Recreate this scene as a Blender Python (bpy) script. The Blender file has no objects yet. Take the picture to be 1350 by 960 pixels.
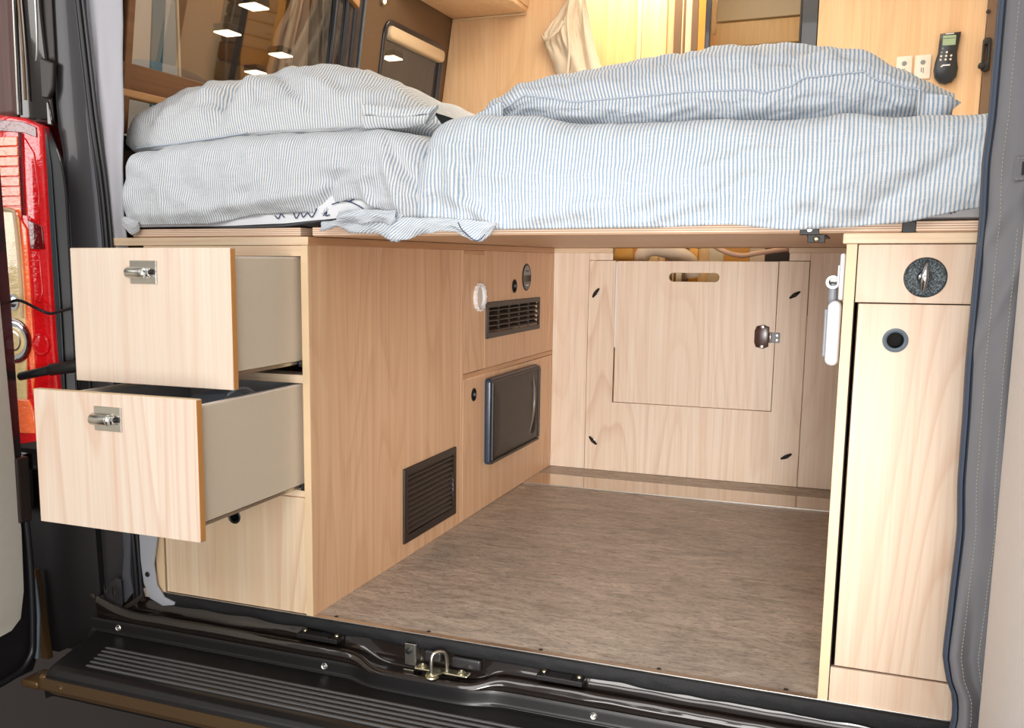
import bpy, bmesh, math, random
from mathutils import Vector, Matrix, noise
random.seed(4)
PI = math.pi
C = bpy.context.scene.collection
V = Vector

# ------------------------------------------------------------------ materials
def lin(h):
    if isinstance(h, (tuple, list)): return (h[0], h[1], h[2], 1)
    r = [int(h[i:i+2], 16)/255 for i in (0, 2, 4)]
    return tuple([c/12.92 if c < .04045 else ((c+.055)/1.055)**2.4 for c in r]+[1])

class N:
    def __init__(s, name):
        s.m = bpy.data.materials.new(name); s.m.use_nodes = True
        s.t = s.m.node_tree; s.n = s.t.nodes; s.b = s.n['Principled BSDF']; s.out = s.n['Material Output']
    def add(s, t, **k):
        n = s.n.new(t)
        for a, v in k.items(): setattr(n, a, v)
        return n
    def set(s, sock, v):
        if hasattr(v, 'is_output') or isinstance(v, bpy.types.NodeSocket): s.t.links.new(v, sock)
        else: sock.default_value = v
    def math(s, op, a, b=0.0, clamp=False):
        n = s.add('ShaderNodeMath', operation=op, use_clamp=clamp); s.set(n.inputs[0], a); s.set(n.inputs[1], b); return n.outputs[0]
    def mix(s, f, a, b):
        n = s.add('ShaderNodeMix', data_type='RGBA'); s.set(n.inputs['Factor'], f); s.set(n.inputs[6], a); s.set(n.inputs[7], b); return n.outputs[2]
    def ramp(s, f, stops):
        n = s.add('ShaderNodeValToRGB'); e = n.color_ramp.elements
        while len(e) < len(stops): e.new(.5)
        for i, (p, c) in enumerate(stops):
            e[i].position = p; e[i].color = c if isinstance(c, tuple) else (c, c, c, 1)
        s.set(n.inputs[0], f); return n.outputs[0]
    def coords(s, kind='Object', scale=(1, 1, 1), rnd=True, rot=(0, 0, 0)):
        t = s.add('ShaderNodeTexCoord').outputs[kind]
        if rnd:
            oi = s.add('ShaderNodeObjectInfo'); va = s.add('ShaderNodeVectorMath', operation='MULTIPLY_ADD')
            cmb = s.add('ShaderNodeCombineXYZ')
            for i in range(3): s.set(cmb.inputs[i], oi.outputs['Random'])
            s.set(va.inputs[0], cmb.outputs[0]); va.inputs[1].default_value = (7, 5, 3); s.set(va.inputs[2], t); t = va.outputs[0]
        mp = s.add('ShaderNodeMapping'); s.set(mp.inputs[0], t); mp.inputs['Scale'].default_value = scale; mp.inputs['Rotation'].default_value = rot
        return mp.outputs[0]
    def noise(s, vec, scale=1, detail=2, rough=.5, dist=0):
        n = s.add('ShaderNodeTexNoise'); s.set(n.inputs['Vector'], vec); n.inputs['Scale'].default_value = scale
        n.inputs['Detail'].default_value = detail; n.inputs['Roughness'].default_value = rough; n.inputs['Distortion'].default_value = dist
        return n.outputs[0]
    def bump(s, h, strength=.2, dist=.001):
        n = s.add('ShaderNodeBump'); s.set(n.inputs['Height'], h); n.inputs['Strength'].default_value = strength; n.inputs['Distance'].default_value = dist
        s.t.links.new(n.outputs[0], s.b.inputs['Normal'])

def plain(name, col, rough=.5, metal=0, spec=.5, noise_amt=0, nscale=60, bump=0, coat=0, emit=None, estr=1, trans=0, alpha=1):
    a = N(name); c = lin(col); b = a.b
    b.inputs['Base Color'].default_value = c; b.inputs['Roughness'].default_value = rough; b.inputs['Metallic'].default_value = metal
    b.inputs['Specular IOR Level'].default_value = spec; b.inputs['Coat Weight'].default_value = coat
    b.inputs['Transmission Weight'].default_value = trans; b.inputs['Alpha'].default_value = alpha
    nz = a.noise(a.coords(rnd=False), nscale, 3)
    k = noise_amt if noise_amt else .04
    dark = tuple([x*(1-k) for x in c[:3]]+[1]); lite = tuple([min(1, x*(1+k)) for x in c[:3]]+[1])
    a.set(b.inputs['Base Color'], a.mix(nz, dark, lite))
    if bump: a.bump(nz, bump, .001)
    if emit: b.inputs['Emission Color'].default_value = lin(emit); b.inputs['Emission Strength'].default_value = estr
    return a.m

def wood(name, light='e8d2b5', mid='dfc2a0', dark='cb9f7c', axis='z', rough=.42, ring=.55):
    a = N(name)
    sc = {'z': (3.6, 3.6, .42), 'x': (.42, 3.6, 3.6), 'y': (3.6, .42, 3.6)}[axis]
    fs = {'z': (170, 170, 3), 'x': (3, 170, 170), 'y': (170, 3, 170)}[axis]
    ms = {'z': (38, 38, .9), 'x': (.9, 38, 38), 'y': (38, .9, 38)}[axis]
    n1 = a.noise(a.coords(scale=sc), 1.35, 1.2, .4, .15)
    r = a.math('FRACT', a.math('MULTIPLY', n1, 17))
    line = a.ramp(r, [(0, 0.0), (.55, .0), (.90, .9), (1, .1)])
    fine = a.noise(a.coords(scale=fs), 1, 3, .6)
    med = a.noise(a.coords(scale=ms), 1, 2, .5)
    patch = a.noise(a.coords(scale=sc), .8, 1)
    c = a.mix(a.ramp(med, [(.3, 0.0), (.7, 1.0)]), lin(light), lin(mid))
    msk = a.math('MULTIPLY', line, a.math('MULTIPLY', a.ramp(patch, [(.35, .3), (.6, 1.0)]), ring))
    c = a.mix(msk, c, lin(dark))
    c = a.mix(a.math('MULTIPLY', a.ramp(fine, [(.45, 0.0), (.75, 1.0)]), .35), c, lin(dark))
    a.set(a.b.inputs['Base Color'], c); a.b.inputs['Roughness'].default_value = rough; a.b.inputs['Specular IOR Level'].default_value = .35
    return a.m

M = {}
M['wood'] = wood('light_maple')
M['wood_x'] = wood('light_maple_rail', axis='x', ring=.3)
M['wood_y'] = wood('light_maple_rail_side', axis='y', ring=.3)
M['wood_face'] = wood('pale_maple_face', 'ebdccb', 'e6d1be', 'd6ae94', ring=.5)  # same maple, paler: stronger light on the drawer fronts put into its colour
M['wood_right'] = wood('soft_maple_face', 'dac4ae', 'd3baa2', 'c0967a', ring=.5)
M['wood_side'] = wood('tan_maple_side', 'f0cba6', 'e5bb93', 'c8966e', ring=.42)  # same maple recoloured for the light inside the under-bed bay
M['wood_side_y'] = wood('tan_maple_side_rail', 'dcae84', 'cc9a70', 'b0805a', axis='y', ring=.3)
M['wood_far'] = wood('greyish_maple_bulkhead', 'f6e6d3', 'edd7c0', 'd0aa8c', ring=.45)  # same maple lightened in colour to brighten the dim bay
M['wood_warm'] = wood('warm_cabin_maple', 'f2cfa6', 'eac193', 'd3a173', ring=.35)
M['edge'] = plain('beech_edge_band', 'c98f50', .5)
M['edge_pale'] = plain('pale_edge_band', 'dec29c', .5, noise_amt=.08, nscale=20)

def ply():
    a = N('plywood_layers')
    v = a.coords(rnd=False); sx = a.add('ShaderNodeSeparateXYZ'); a.set(sx.inputs[0], v)
    nz = a.noise(a.coords(scale=(3, 3, 40), rnd=False), 2, 2)
    z = a.math('ADD', a.math('MULTIPLY', sx.outputs[2], 1.0), a.math('MULTIPLY', nz, .0008))
    f = a.math('FRACT', a.math('DIVIDE', z, .0038))
    lay = a.ramp(f, [(0, 0.0), (.45, .0), (.55, 1.0), (.9, 1.0), (1, 0.0)])
    fine = a.noise(a.coords(scale=(4, 4, 300), rnd=False), 1, 3)
    c = a.mix(lay, lin('f4dfc8'), lin('b48c70')); c = a.mix(a.math('MULTIPLY', fine, .4), c, lin('c79d7d'))
    a.set(a.b.inputs['Base Color'], c); a.b.inputs['Roughness'].default_value = .6
    return a.m
M['ply'] = ply()
M['ply_dark'] = wood('plywood_face', 'e6c4a2', 'd8b28f', 'a97f5e', axis='x', ring=.5)

def vinyl():
    a = N('brown_grey_vinyl_floor')
    w = a.noise(a.coords(rnd=False), 5, 3)
    n1 = a.noise(a.coords(scale=(7, 22, 10), rnd=False), 1.2, 8, .72, 1.4)
    n2 = a.noise(a.coords(scale=(40, 110, 40), rnd=False), 1.5, 6, .7, .8)
    n3 = a.noise(a.coords(scale=(2.5, 4, 3), rnd=False), 1, 3)
    c = a.mix(a.ramp(n1, [(.32, 0.0), (.66, 1.0)]), lin('948a80'), lin('d4c8ba'))
    c = a.mix(a.math('MULTIPLY', a.ramp(n2, [(.5, 0.0), (.62, 1.0)]), .55), c, lin('5a5048'))
    c = a.mix(a.math('MULTIPLY', a.ramp(n2, [(.30, 1.0), (.42, 0.0)]), .4), c, lin('bdb0a0'))
    c = a.mix(a.math('MULTIPLY', a.ramp(n3, [(.35, 0.0), (.7, 1.0)]), .3), c, lin('80756b'))
    a.set(a.b.inputs['Base Color'], c); a.b.inputs['Roughness'].default_value = .42; a.b.inputs['Specular IOR Level'].default_value = .4
    a.bump(n2, .12, .0006)
    return a.m
M['vinyl'] = vinyl()

def cloth(name, white='dcdbd9', blue='8fb0cc', period=.0064, warm=0):
    a = N(name)
    uv = a.coords('UV', rnd=False)
    nw = a.noise(a.coords('UV', scale=(9, 7, 1), rnd=False), 1, 3)
    sx = a.add('ShaderNodeSeparateXYZ'); a.set(sx.inputs[0], uv)
    u = a.math('ADD', sx.outputs[0], a.math('MULTIPLY', nw, .012))
    s = a.math('SINE', a.math('MULTIPLY', u, 2*PI/period))
    st = a.ramp(a.math('ADD', a.math('MULTIPLY', s, .5), .5), [(.50, 0.0), (.68, 1.0)])
    slub = a.noise(a.coords('UV', scale=(30, 900, 1), rnd=False), 1, 2)
    weave = a.noise(a.coords('UV', scale=(900, 260, 1), rnd=False), 1, 2)
    stm = a.math('MULTIPLY', st, a.ramp(slub, [(.25, .45), (.5, 1.0)]))
    c = a.mix(a.math('MULTIPLY', stm, .85), lin(white), lin(blue))
    a.set(a.b.inputs['Base Color'], c); a.b.inputs['Roughness'].default_value = .9; a.b.inputs['Specular IOR Level'].default_value = .1
    a.b.inputs['Sheen Weight'].default_value = .15
    wr = a.noise(a.coords('UV', scale=(28, 16, 1), rnd=False), 1, 5, .6, 1.2)
    h = a.math('ADD', a.math('MULTIPLY', wr, 1.0), a.math('ADD', a.math('MULTIPLY', s, .03), a.math('MULTIPLY', weave, .05)))
    a.bump(h, .6, .010)
    return a.m
M['sheet'] = cloth('blue_striped_seersucker', blue='7d9dbb')
M['sheet_l'] = cloth('grey_blue_striped_seersucker', blue='8297ae', period=.0052)
M['pillow'] = cloth('blue_striped_pillowcase', 'dddbd8', '7092b4')
M['pillow_l'] = cloth('striped_pillowcase_left', 'dedad4', '7b95b0', period=.0056)
M['piping'] = plain('shaded_seam_piping', 'b9c4d1', .8)  # the shade along the pillow seam is put into this colour
M['matt_white'] = plain('white_mattress_cover', 'dcdee2', .85)
M['matt_grey'] = plain('charcoal_underlay', '4a4c50', .9, noise_amt=.3)
M['navy'] = plain('navy_ink', '24365c', .6)
M['black'] = plain('black_plastic', '151516', .45)
M['vent'] = plain('dark_brown_plastic', '2a211d', .45)
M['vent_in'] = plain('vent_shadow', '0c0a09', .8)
M['hatch'] = plain('dark_smoked_plastic', '1c1613', .4, spec=.3)
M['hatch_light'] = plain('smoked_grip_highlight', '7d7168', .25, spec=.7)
M['hatch_edge'] = plain('blue_black_plastic', '2c3a4c', .3)
M['chrome'] = plain('brushed_nickel', 'c9c6be', .28, 1)
M['chrome_b'] = plain('bright_chrome', 'e6e8ea', .12, 1)
M['zinc'] = plain('yellow_zinc_steel', 'c8c3a6', .3, 1)
M['alu'] = plain('aluminium_edge', 'd8d6d2', .3, 1)
M['polish'] = plain('polished_steel_strip', 'cbbfb2', .08, .9)
M['drawer'] = plain('beige_drawer_steel', 'd9cdb9', .45, noise_amt=.02)
M['drawer_in'] = plain('slate_drawer_liner', 'b4b7bc', .5)
M['screw'] = plain('steel_screw', 'b9b9b4', .3, 1)
M['white'] = plain('white_plastic', 'eceef2', .3)
M['offwhite'] = plain('warm_white_plastic', 'f0e6da', .4)
M['grey_pl'] = plain('grey_plastic', '8b8f96', .45)
M['slate'] = plain('slate_ring', '5a6670', .4)
M['brownleather'] = plain('brown_plastic_catch', '4b2a22', .25)
def sparkle():
    a = N('speckled_black_tray'); n = a.noise(a.coords(rnd=False), 520, 2)
    a.set(a.b.inputs['Base Color'], a.ramp(n, [(.45, lin('20262b')), (.68, lin('7c8a90'))])); a.b.inputs['Roughness'].default_value = .6
    return a.m
M['speck'] = sparkle()
M['foam'] = None
def foam():
    a = N('black_foam_edge'); n = a.noise(a.coords(rnd=False), 700, 2)
    a.set(a.b.inputs['Base Color'], a.ramp(n, [(.5, lin('050506')), (.80, lin('26262e'))])); a.b.inputs['Roughness'].default_value = .75
    a.bump(n, .4, .001); return a.m
M['foam'] = foam()
M['paint'] = plain('dark_bronze_paint', '221b18', .16, .3, coat=1.0, noise_amt=.1, nscale=8)
M['paint_dk'] = plain('black_body_paint', '1d1a1a', .2, .1, coat=.8)
M['bronze'] = plain('bronze_body_paint', '6a4f30', .35, .5, coat=.5)
M['jamb'] = plain('black_textured_cladding', '100e0f', .5, noise_amt=.35, nscale=400, bump=.3)
M['pillar'] = plain('dark_grey_jamb', '232124', .42, coat=.25, noise_amt=.2, nscale=200)
M['pillar_l'] = plain('mid_grey_jamb', '45464d', .4, coat=.25)
M['seal'] = plain('black_rubber_seal', '17171b', .35)
def bumper():
    a = N('black_moulded_step'); n = a.noise(a.coords(rnd=False), 1500, 2)
    a.set(a.b.inputs['Base Color'], a.ramp(n, [(.3, lin('0e0e0f')), (.75, lin('1a191a'))])); a.b.inputs['Roughness'].default_value = .36
    a.bump(n, .15, .0005); return a.m
M['bumper'] = bumper()
M['rib'] = plain('highlit_rib_plastic', '4a4a4b', .28, spec=.8)  # lighter than the step: rib highlights put into the colour
M['bumper_face'] = plain('brown_grey_bumper_face', '5c4832', .34, .35, noise_amt=.1, nscale=300, bump=.1)
M['trimgrey'] = plain('light_grey_trim', 'a3a6ae', .5)
M['curtain_l'] = plain('pale_grey_lining', 'b3b2b8', .8, noise_amt=.05, nscale=12)
M['vinylgrey'] = plain('grey_vinyl_curtain', '737276', .55, noise_amt=.06, nscale=10, bump=.05)
M['zip'] = plain('blue_grey_zip', '414e63', .6)
M['stitch'] = plain('pale_stitching', 'b9b4a6', .8)
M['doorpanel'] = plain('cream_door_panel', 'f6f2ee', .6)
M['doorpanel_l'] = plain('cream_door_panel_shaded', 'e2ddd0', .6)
def lens(name, col, emit, es):
    a = N(name)
    w = a.noise(a.coords(scale=(60, 20, 110), rnd=False), 1, 2, .5, .6)
    c = lin(col); a.set(a.b.inputs['Base Color'], a.mix(w, tuple([x*.55 for x in c[:3]]+[1]), c))
    a.b.inputs['Roughness'].default_value = .08; a.b.inputs['Coat Weight'].default_value = 1
    a.b.inputs['Emission Color'].default_value = lin(emit); a.b.inputs['Emission Strength'].default_value = es
    a.bump(w, .5, .003); return a.m
M['red'] = lens('red_lens', 'd8141c', 'ff1010', .12)
M['darkred'] = lens('dark_red_lens', '6b0a12', 'ff1010', .02)
M['orange'] = lens('orange_lens', 'ff7a48', 'ff6a30', .25)
M['clear'] = lens('clear_reflector', 'f2d9a0', 'ffd890', .2)
M['tl_house'] = plain('teal_black_housing', '2a3438', .4)
M['brownwall'] = plain('brown_textured_wall_cover', '6b5138', .75, noise_amt=.2, nscale=160, bump=.3)
M['ceil'] = plain('cream_ceiling', 'e6d9c6', .7)
M['blackframe'] = plain('black_window_frame', '20212a', .28, coat=.4)
M['silver'] = plain('pale_frame_edge', 'e2c9a6', .35)
M['brownframe'] = wood('brown_blind_rail', '7d5636', '70492b', '5b3a22', axis='y', ring=.2)
M['tanrail'] = plain('tan_blind_rail', 'b98a5a', .5)
def glass():
    a = N('tinted_window_glass')
    tr = a.add('ShaderNodeBsdfTransparent'); tr.inputs[0].default_value = (.72, .68, .64, 1)
    gl = a.add('ShaderNodeBsdfGlossy'); gl.inputs['Roughness'].default_value = .02; gl.inputs[0].default_value = (.9, .9, .9, 1)
    fr = a.add('ShaderNodeFresnel'); fr.inputs[0].default_value = 1.35
    mx = a.add('ShaderNodeMixShader'); a.set(mx.inputs[0], a.math('MULTIPLY', fr.outputs[0], .14)); a.set(mx.inputs[1], tr.outputs[0]); a.set(mx.inputs[2], gl.outputs[0])
    a.set(a.out.inputs[0], mx.outputs[0]); return a.m
M['glass'] = glass()
M['jar'] = plain('clear_plastic_lid', 'dfe6ee', .05, trans=.9)
M['lamp'] = plain('reflected_lamp_face', 'ffffff', .5, emit='fff2cc', estr=9)  # glow of the added squares that replace lamp reflections
M['bulb'] = plain('cabin_spot_face', 'ffffff', .5, emit='ffd080', estr=14)
M['wine'] = wood('reflected_wood_panel', '5e3f38', '4f312b', '33201d', axis='z', ring=.4)  # reddish streaks put a wood reflection into the panel colour
M['canvas'] = plain('cream_canvas', 'e2d3bd', .85, noise_amt=.06, nscale=20)
M['teal'] = plain('teal_stripe', '2d6a80', .5)
M['vanwhite'] = plain('grey_white_panel', 'b9b6ae', .5)
M['hallbrown'] = plain('brown_reflected_partition', '8a6848', .8)
M['hallorange'] = plain('tan_reflected_partition', 'a87a4a', .8)
M['halldark'] = plain('dark_hall_column', '2b2420', .6)
M['drape'] = plain('taupe_reflected_drape', '85705f', .85)
M['ground'] = plain('dark_hall_carpet', '3a3330', .95, noise_amt=.3, nscale=300)
M['lcd'] = plain('green_lcd', '93a884', .3, emit='93a884', estr=.25)
M['ctrl'] = plain('black_controller_plastic', '1d2126', .25)
M['bluegloss'] = plain('deep_blue_gloss', '15304a', .2)
M['brightdoor'] = wood('bright_lit_door', 'f4d7a4', 'efcb92', 'dcae70', ring=.3)
M['amber'] = plain('amber_gold_panel', 'd79a3a', .4, noise_amt=.2, nscale=4)
M['cream_slat'] = plain('cream_drawer_face', 'e0d2b0', .35)
M['taupe'] = plain('taupe_jamb', '7a6048', .5)
M['cloth_beige'] = plain('beige_bundle', 'd8c4ac', .9)
M['pink'] = plain('pink_beige_hose', 'c9a48c', .6)

# ------------------------------------------------------------------ geometry helpers
def tagp(o, label=None, cat=None, group=None, kind=None):
    if label: o['label'] = label
    if cat: o['category'] = cat
    if group: o['group'] = group
    if kind: o['kind'] = kind
    return o
def thing(name, label, cat, loc=(0, 0, 0), group=None, kind=None):
    o = bpy.data.objects.new(name, None); C.objects.link(o); o.location = loc; o.empty_display_size = .05
    return tagp(o, label, cat, group, kind)
def wloc(o):
    p = V((0, 0, 0))
    while o: p += o.location; o = o.parent
    return p
def obj(name, bm, mat, parent=None, smooth=False, origin=None, label=None):
    """bm holds world coordinates; the mesh is stored relative to its origin"""
    if isinstance(bm, bpy.types.Mesh): me = bm
    else:
        me = bpy.data.meshes.new(name); bm.to_mesh(me); bm.free()
    if origin is None:
        if parent is None and len(me.vertices):
            xs = [v.co for v in me.vertices]
            origin = V((sum(v.x for v in xs)/len(xs), sum(v.y for v in xs)/len(xs), min(v.z for v in xs)))
        else: origin = wloc(parent)
    origin = V(origin); me.transform(Matrix.Translation(-origin))
    o = bpy.data.objects.new(name, me); C.objects.link(o)
    if parent: o.parent = parent; o.location = origin-wloc(parent)
    else: o.location = origin
    me.materials.clear(); me.materials.append(M[mat] if isinstance(mat, str) else mat)
    if smooth:
        for p in me.polygons: p.use_smooth = True
        try: me.set_sharp_from_angle(angle=math.radians(40))
        except Exception: pass
    if label: o['label'] = label
    return o
def nb(): return bmesh.new()
def box(bm, x0, x1, y0, y1, z0, z1, bev=0, seg=2):
    b2 = bmesh.new(); bmesh.ops.create_cube(b2, size=1)
    for v in b2.verts: v.co = V(((x0+x1)/2+v.co.x*(x1-x0), (y0+y1)/2+v.co.y*(y1-y0), (z0+z1)/2+v.co.z*(z1-z0)))
    if bev: bmesh.ops.bevel(b2, geom=b2.edges[:]+b2.verts[:], offset=bev, segments=seg, affect='EDGES', profile=.5)
    join(bm, b2); return bm
def join(bm, b2):
    me = bpy.data.meshes.new('tmp'); b2.to_mesh(me); b2.free(); bm.from_mesh(me); bpy.data.meshes.remove(me)
def B(x0, x1, y0, y1, z0, z1, bev=.001): return box(nb(), x0, x1, y0, y1, z0, z1, bev)
def frame_of(a, b):
    d = (V(b)-V(a)).normalized(); up = V((0, 0, 1)) if abs(d.z) < .9 else V((0, 1, 0))
    s = d.cross(up).normalized(); t = s.cross(d); return d, s, t
def cyl(bm, a, b, r, r2=None, n=28, bev=0):
    """closed cylinder from a to b, edges rounded by bev"""
    a, b = V(a), V(b); d, s, t = frame_of(a, b); r2 = r if r2 is None else r2; L = (b-a).length
    prof = [(0, 0), (0, r-bev), (bev*.3, r-bev*.3), (bev, r), (L-bev, r2), (L-bev*.3, r2-bev*.3), (L, r2-bev), (L, 0)] if bev else [(0, 0), (0, r), (L, r2), (L, 0)]
    return lathe(bm, a, b, prof, n)
def lathe(bm, a, b, prof, n=32):
    a, b = V(a), V(b); d, s, t = frame_of(a, b); rings = []
    for h, r in prof:
        if r <= 1e-6: rings.append([bm.verts.new(a+d*h)])
        else: rings.append([bm.verts.new(a+d*h+s*r*math.cos(2*PI*i/n)+t*r*math.sin(2*PI*i/n)) for i in range(n)])
    for p, q in zip(rings, rings[1:]):
        for i in range(n):
            j = (i+1) % n
            if len(p) == 1 and len(q) == 1: break
            if len(p) == 1: f = [p[0], q[j], q[i]]
            elif len(q) == 1: f = [p[i], p[j], q[0]]
            else: f = [p[i], p[j], q[j], q[i]]
            bm.faces.new(f)
    bmesh.ops.recalc_face_normals(bm, faces=bm.faces[:]); return bm
def catmull(pts, k=6):
    pts = [V(p) for p in pts]; o = []
    if len(pts) < 3: return pts
    for i in range(len(pts)-1):
        p0 = pts[max(i-1, 0)]; p1 = pts[i]; p2 = pts[i+1]; p3 = pts[min(i+2, len(pts)-1)]
        for j in range(k):
            t = j/k
            o.append(.5*((2*p1)+(p2-p0)*t+(2*p0-5*p1+4*p2-p3)*t*t+(3*p1-p0-3*p2+p3)*t**3))
    o.append(pts[-1]); return o
def tube(bm, pts, r, n=10, k=6, closed=False):
    P = catmull(pts, k) if k else [V(p) for p in pts]; prev = None; rings = []
    up = None
    for i, p in enumerate(P):
        d = (P[min(i+1, len(P)-1)]-P[max(i-1, 0)]).normalized()
        if up is None: up = V((0, 0, 1)) if abs(d.z) < .9 else V((1, 0, 0))
        s = d.cross(up).normalized(); up = s.cross(d).normalized()
        rr = r(i/(len(P)-1)) if callable(r) else r
        rings.append([bm.verts.new(p+s*rr*math.cos(2*PI*j/n)+up*rr*math.sin(2*PI*j/n)) for j in range(n)])
    for a, b in zip(rings, rings[1:]):
        for j in range(n): bm.faces.new([a[j], a[(j+1) % n], b[(j+1) % n], b[j]])
    bm.faces.new(rings[0][::-1]); bm.faces.new(rings[-1])
    bmesh.ops.recalc_face_normals(bm, faces=bm.faces[:]); return bm
def rect(u0, v0, u1, v1, r=0, n=6):
    if not r: return [(u0, v0), (u1, v0), (u1, v1), (u0, v1)]
    o = []
    for cx, cy, a in ((u1-r, v0+r, -90), (u1-r, v1-r, 0), (u0+r, v1-r, 90), (u0+r, v0+r, 180)):
        for i in range(n+1):
            t = math.radians(a+90*i/n); o.append((cx+r*math.cos(t), cy+r*math.sin(t)))
    return o
def circ(u, v, r, n=36, ry=None):
    ry = r if ry is None else ry
    return [(u+r*math.cos(2*PI*i/n), v+ry*math.sin(2*PI*i/n)) for i in range(n)]
def plate(outer, holes, t, mp, bev=.0008):
    """flat plate with real holes; mp(u, v, w) places it, w runs 0..t away from the visible face"""
    cu = bpy.data.curves.new('tmp', 'CURVE'); cu.dimensions = '2D'; cu.fill_mode = 'BOTH'
    b = min(bev, t*.4); cu.extrude = t/2-b; cu.bevel_depth = b; cu.bevel_resolution = 1; cu.offset = -b
    for poly in [outer]+list(holes):
        sp = cu.splines.new('POLY'); sp.points.add(len(poly)-1); sp.use_cyclic_u = True
        for i, p in enumerate(poly): sp.points[i].co = (p[0], p[1], 0, 1)
    o = bpy.data.objects.new('tmp', cu); C.objects.link(o); bpy.context.view_layer.update()
    me = bpy.data.meshes.new_from_object(o.evaluated_get(bpy.context.evaluated_depsgraph_get()))
    bpy.data.objects.remove(o); bpy.data.curves.remove(cu)
    bm = nb(); bm.from_mesh(me); bpy.data.meshes.remove(me)
    bmesh.ops.remove_doubles(bm, verts=bm.verts[:], dist=1e-5)
    for v in bm.verts: v.co = V(mp(v.co.x, v.co.y, v.co.z+t/2))
    bmesh.ops.recalc_face_normals(bm, faces=bm.faces[:])
    return bm
# placing functions: rear-facing (y plane), side-facing (+x plane), side-facing (-x plane), horizontal
def FY(y): return lambda u, v, w: (u, y+w, v)
def FX(x): return lambda u, v, w: (x-w, u, v)
def FXn(x): return lambda u, v, w: (x+w, u, v)
def FZ(z): return lambda u, v, w: (u, v, z-w)
def itp(x, pts):
    if x <= pts[0][0]: return pts[0][1]
    for (a, p), (b, q) in zip(pts, pts[1:]):
        if x <= b:
            t = (x-a)/(b-a); t = t*t*(3-2*t)*.5+t*.5; return p+(q-p)*t
    return pts[-1][1]
def grid(fn, nu, nv, uvf=None):
    bm = nb(); uvl = bm.loops.layers.uv.new('UVMap'); vs = [[bm.verts.new(fn(i/nu, j/nv)) for j in range(nv+1)] for i in range(nu+1)]
    for i in range(nu):
        for j in range(nv):
            f = bm.faces.new([vs[i][j], vs[i+1][j], vs[i+1][j+1], vs[i][j+1]]); f.smooth = True
            for l, (a, b) in zip(f.loops, ((i, j), (i+1, j), (i+1, j+1), (i, j+1))):
                l[uvl].uv = uvf(a/nu, b/nv) if uvf else (a/nu, b/nv)
    return bm
def solidify(o, t, off=0):
    m = o.modifiers.new('thick', 'SOLIDIFY'); m.thickness = t; m.offset = off
def nz(x, y, z): return noise.noise(V((x, y, z)))
def xprism(bm, prof, x0, x1):
    """extrude a closed (y,z) outline along x"""
    a = [bm.verts.new((x0, p[0], p[1])) for p in prof]; b = [bm.verts.new((x1, p[0], p[1])) for p in prof]
    n = len(prof); bm.faces.new(a); bm.faces.new(b[::-1])
    for i in range(n): bm.faces.new([a[i], b[i], b[(i+1) % n], a[(i+1) % n]])
    bmesh.ops.recalc_face_normals(bm, faces=bm.faces[:]); return bm

# ================================================================== SETTING
H, H1, D = .80, .7825, 1.729
obj('floor', B(-.62, 1.49, 0.003, 3.89, -.02, 0, .001), 'vinyl')['kind'] = 'structure'
bm = B(-.40, 1.45, -.003, .012, -.001, .0015, .0006)
o = obj('trim_1', bm, 'alu'); o['kind'] = 'structure'
for i, x in enumerate((.045, .26, .50, .73, .955)):
    lathe_bm = lathe(nb(), (x, .019, 0), (x, .019, .002), [(0, .0045), (.0012, .0042), (.0016, .003), (.0004, .002), (.0004, 0)], 16)
    obj('floor_screw', lathe_bm, 'vent', o)
o = obj('trim_2', B(.001, 1.006, 1.413, 1.585, .0002, .0022, .0006), 'polish'); o['kind'] = 'structure'
obj('front_lip', B(.001, 1.006, 1.408, 1.415, .0002, .0035, .0008), 'alu', o)

# leaning side wall of the van: u runs forward (y), v is height
def wx(z): return -.508+.137*(z-1.43)
def WL(off): return lambda u, v, w: (wx(v)+off-w, u, v)
W1 = rect(.06, 1.02, 1.17, 1.72, .07); W2 = rect(1.355, 1.20, 1.85, 1.552, .05)
wall = obj('wall_left', plate(rect(.04, -.02, 1.98, 1.95), [W1, W2], .02, WL(0)), 'brownwall'); wall['kind'] = 'structure'
win = tagp(obj('window_1', plate(rect(.045, 1.005, 1.20, 1.735, .085), [rect(.075, 1.035, 1.14, 1.705, .06)], .014, WL(.008), .003), 'blackframe', smooth=True), kind='structure')
obj('window_glass', plate(rect(.07, 1.03, 1.15, 1.71, .06), [], .004, WL(-.008)), 'glass', win)
obj('inner_gasket', plate(rect(1.03, 1.035, 1.145, 1.705, .03), [rect(1.045, 1.05, 1.10, 1.69, .02)], .012, WL(.003), .003), 'blackframe', win, True)
obj('frame_edge', plate(rect(1.186, 1.10, 1.196, 1.70, .004), [], .005, WL(.0125)), 'slate', win)
obj('blind_rail', plate(rect(.07, 1.135, 1.14, 1.195), [], .018, WL(.012), .003), 'brownframe', win)
obj('blind_rail_edge', plate(rect(.07, 1.120, 1.14, 1.137), [], .024, WL(.016), .003), 'tanrail', win)
obj('side_rail', plate(rect(.10, 1.04, .125, 1.70), [], .02, WL(.014), .003), 'brownframe', win)
obj('top_rail', plate([(.90, 1.60), (1.14, 1.535), (1.14, 1.60), (.90, 1.66)], [], .02, WL(.02), .003), 'tanrail', win)
win2 = tagp(obj('window_2', plate(rect(1.348, 1.19, 1.86, 1.556, .055), [rect(1.372, 1.21, 1.838, 1.532, .04)], .014, WL(.008), .004), 'blackframe', smooth=True), kind='structure')
obj('window_glass', plate(rect(1.36, 1.20, 1.845, 1.542, .04), [], .004, WL(-.006)), 'glass', win2)
obj('blind_cassette', plate(rect(1.372, 1.492, 1.842, 1.535, .02), [], .03, WL(.02), .008), 'silver', win2, True)
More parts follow.
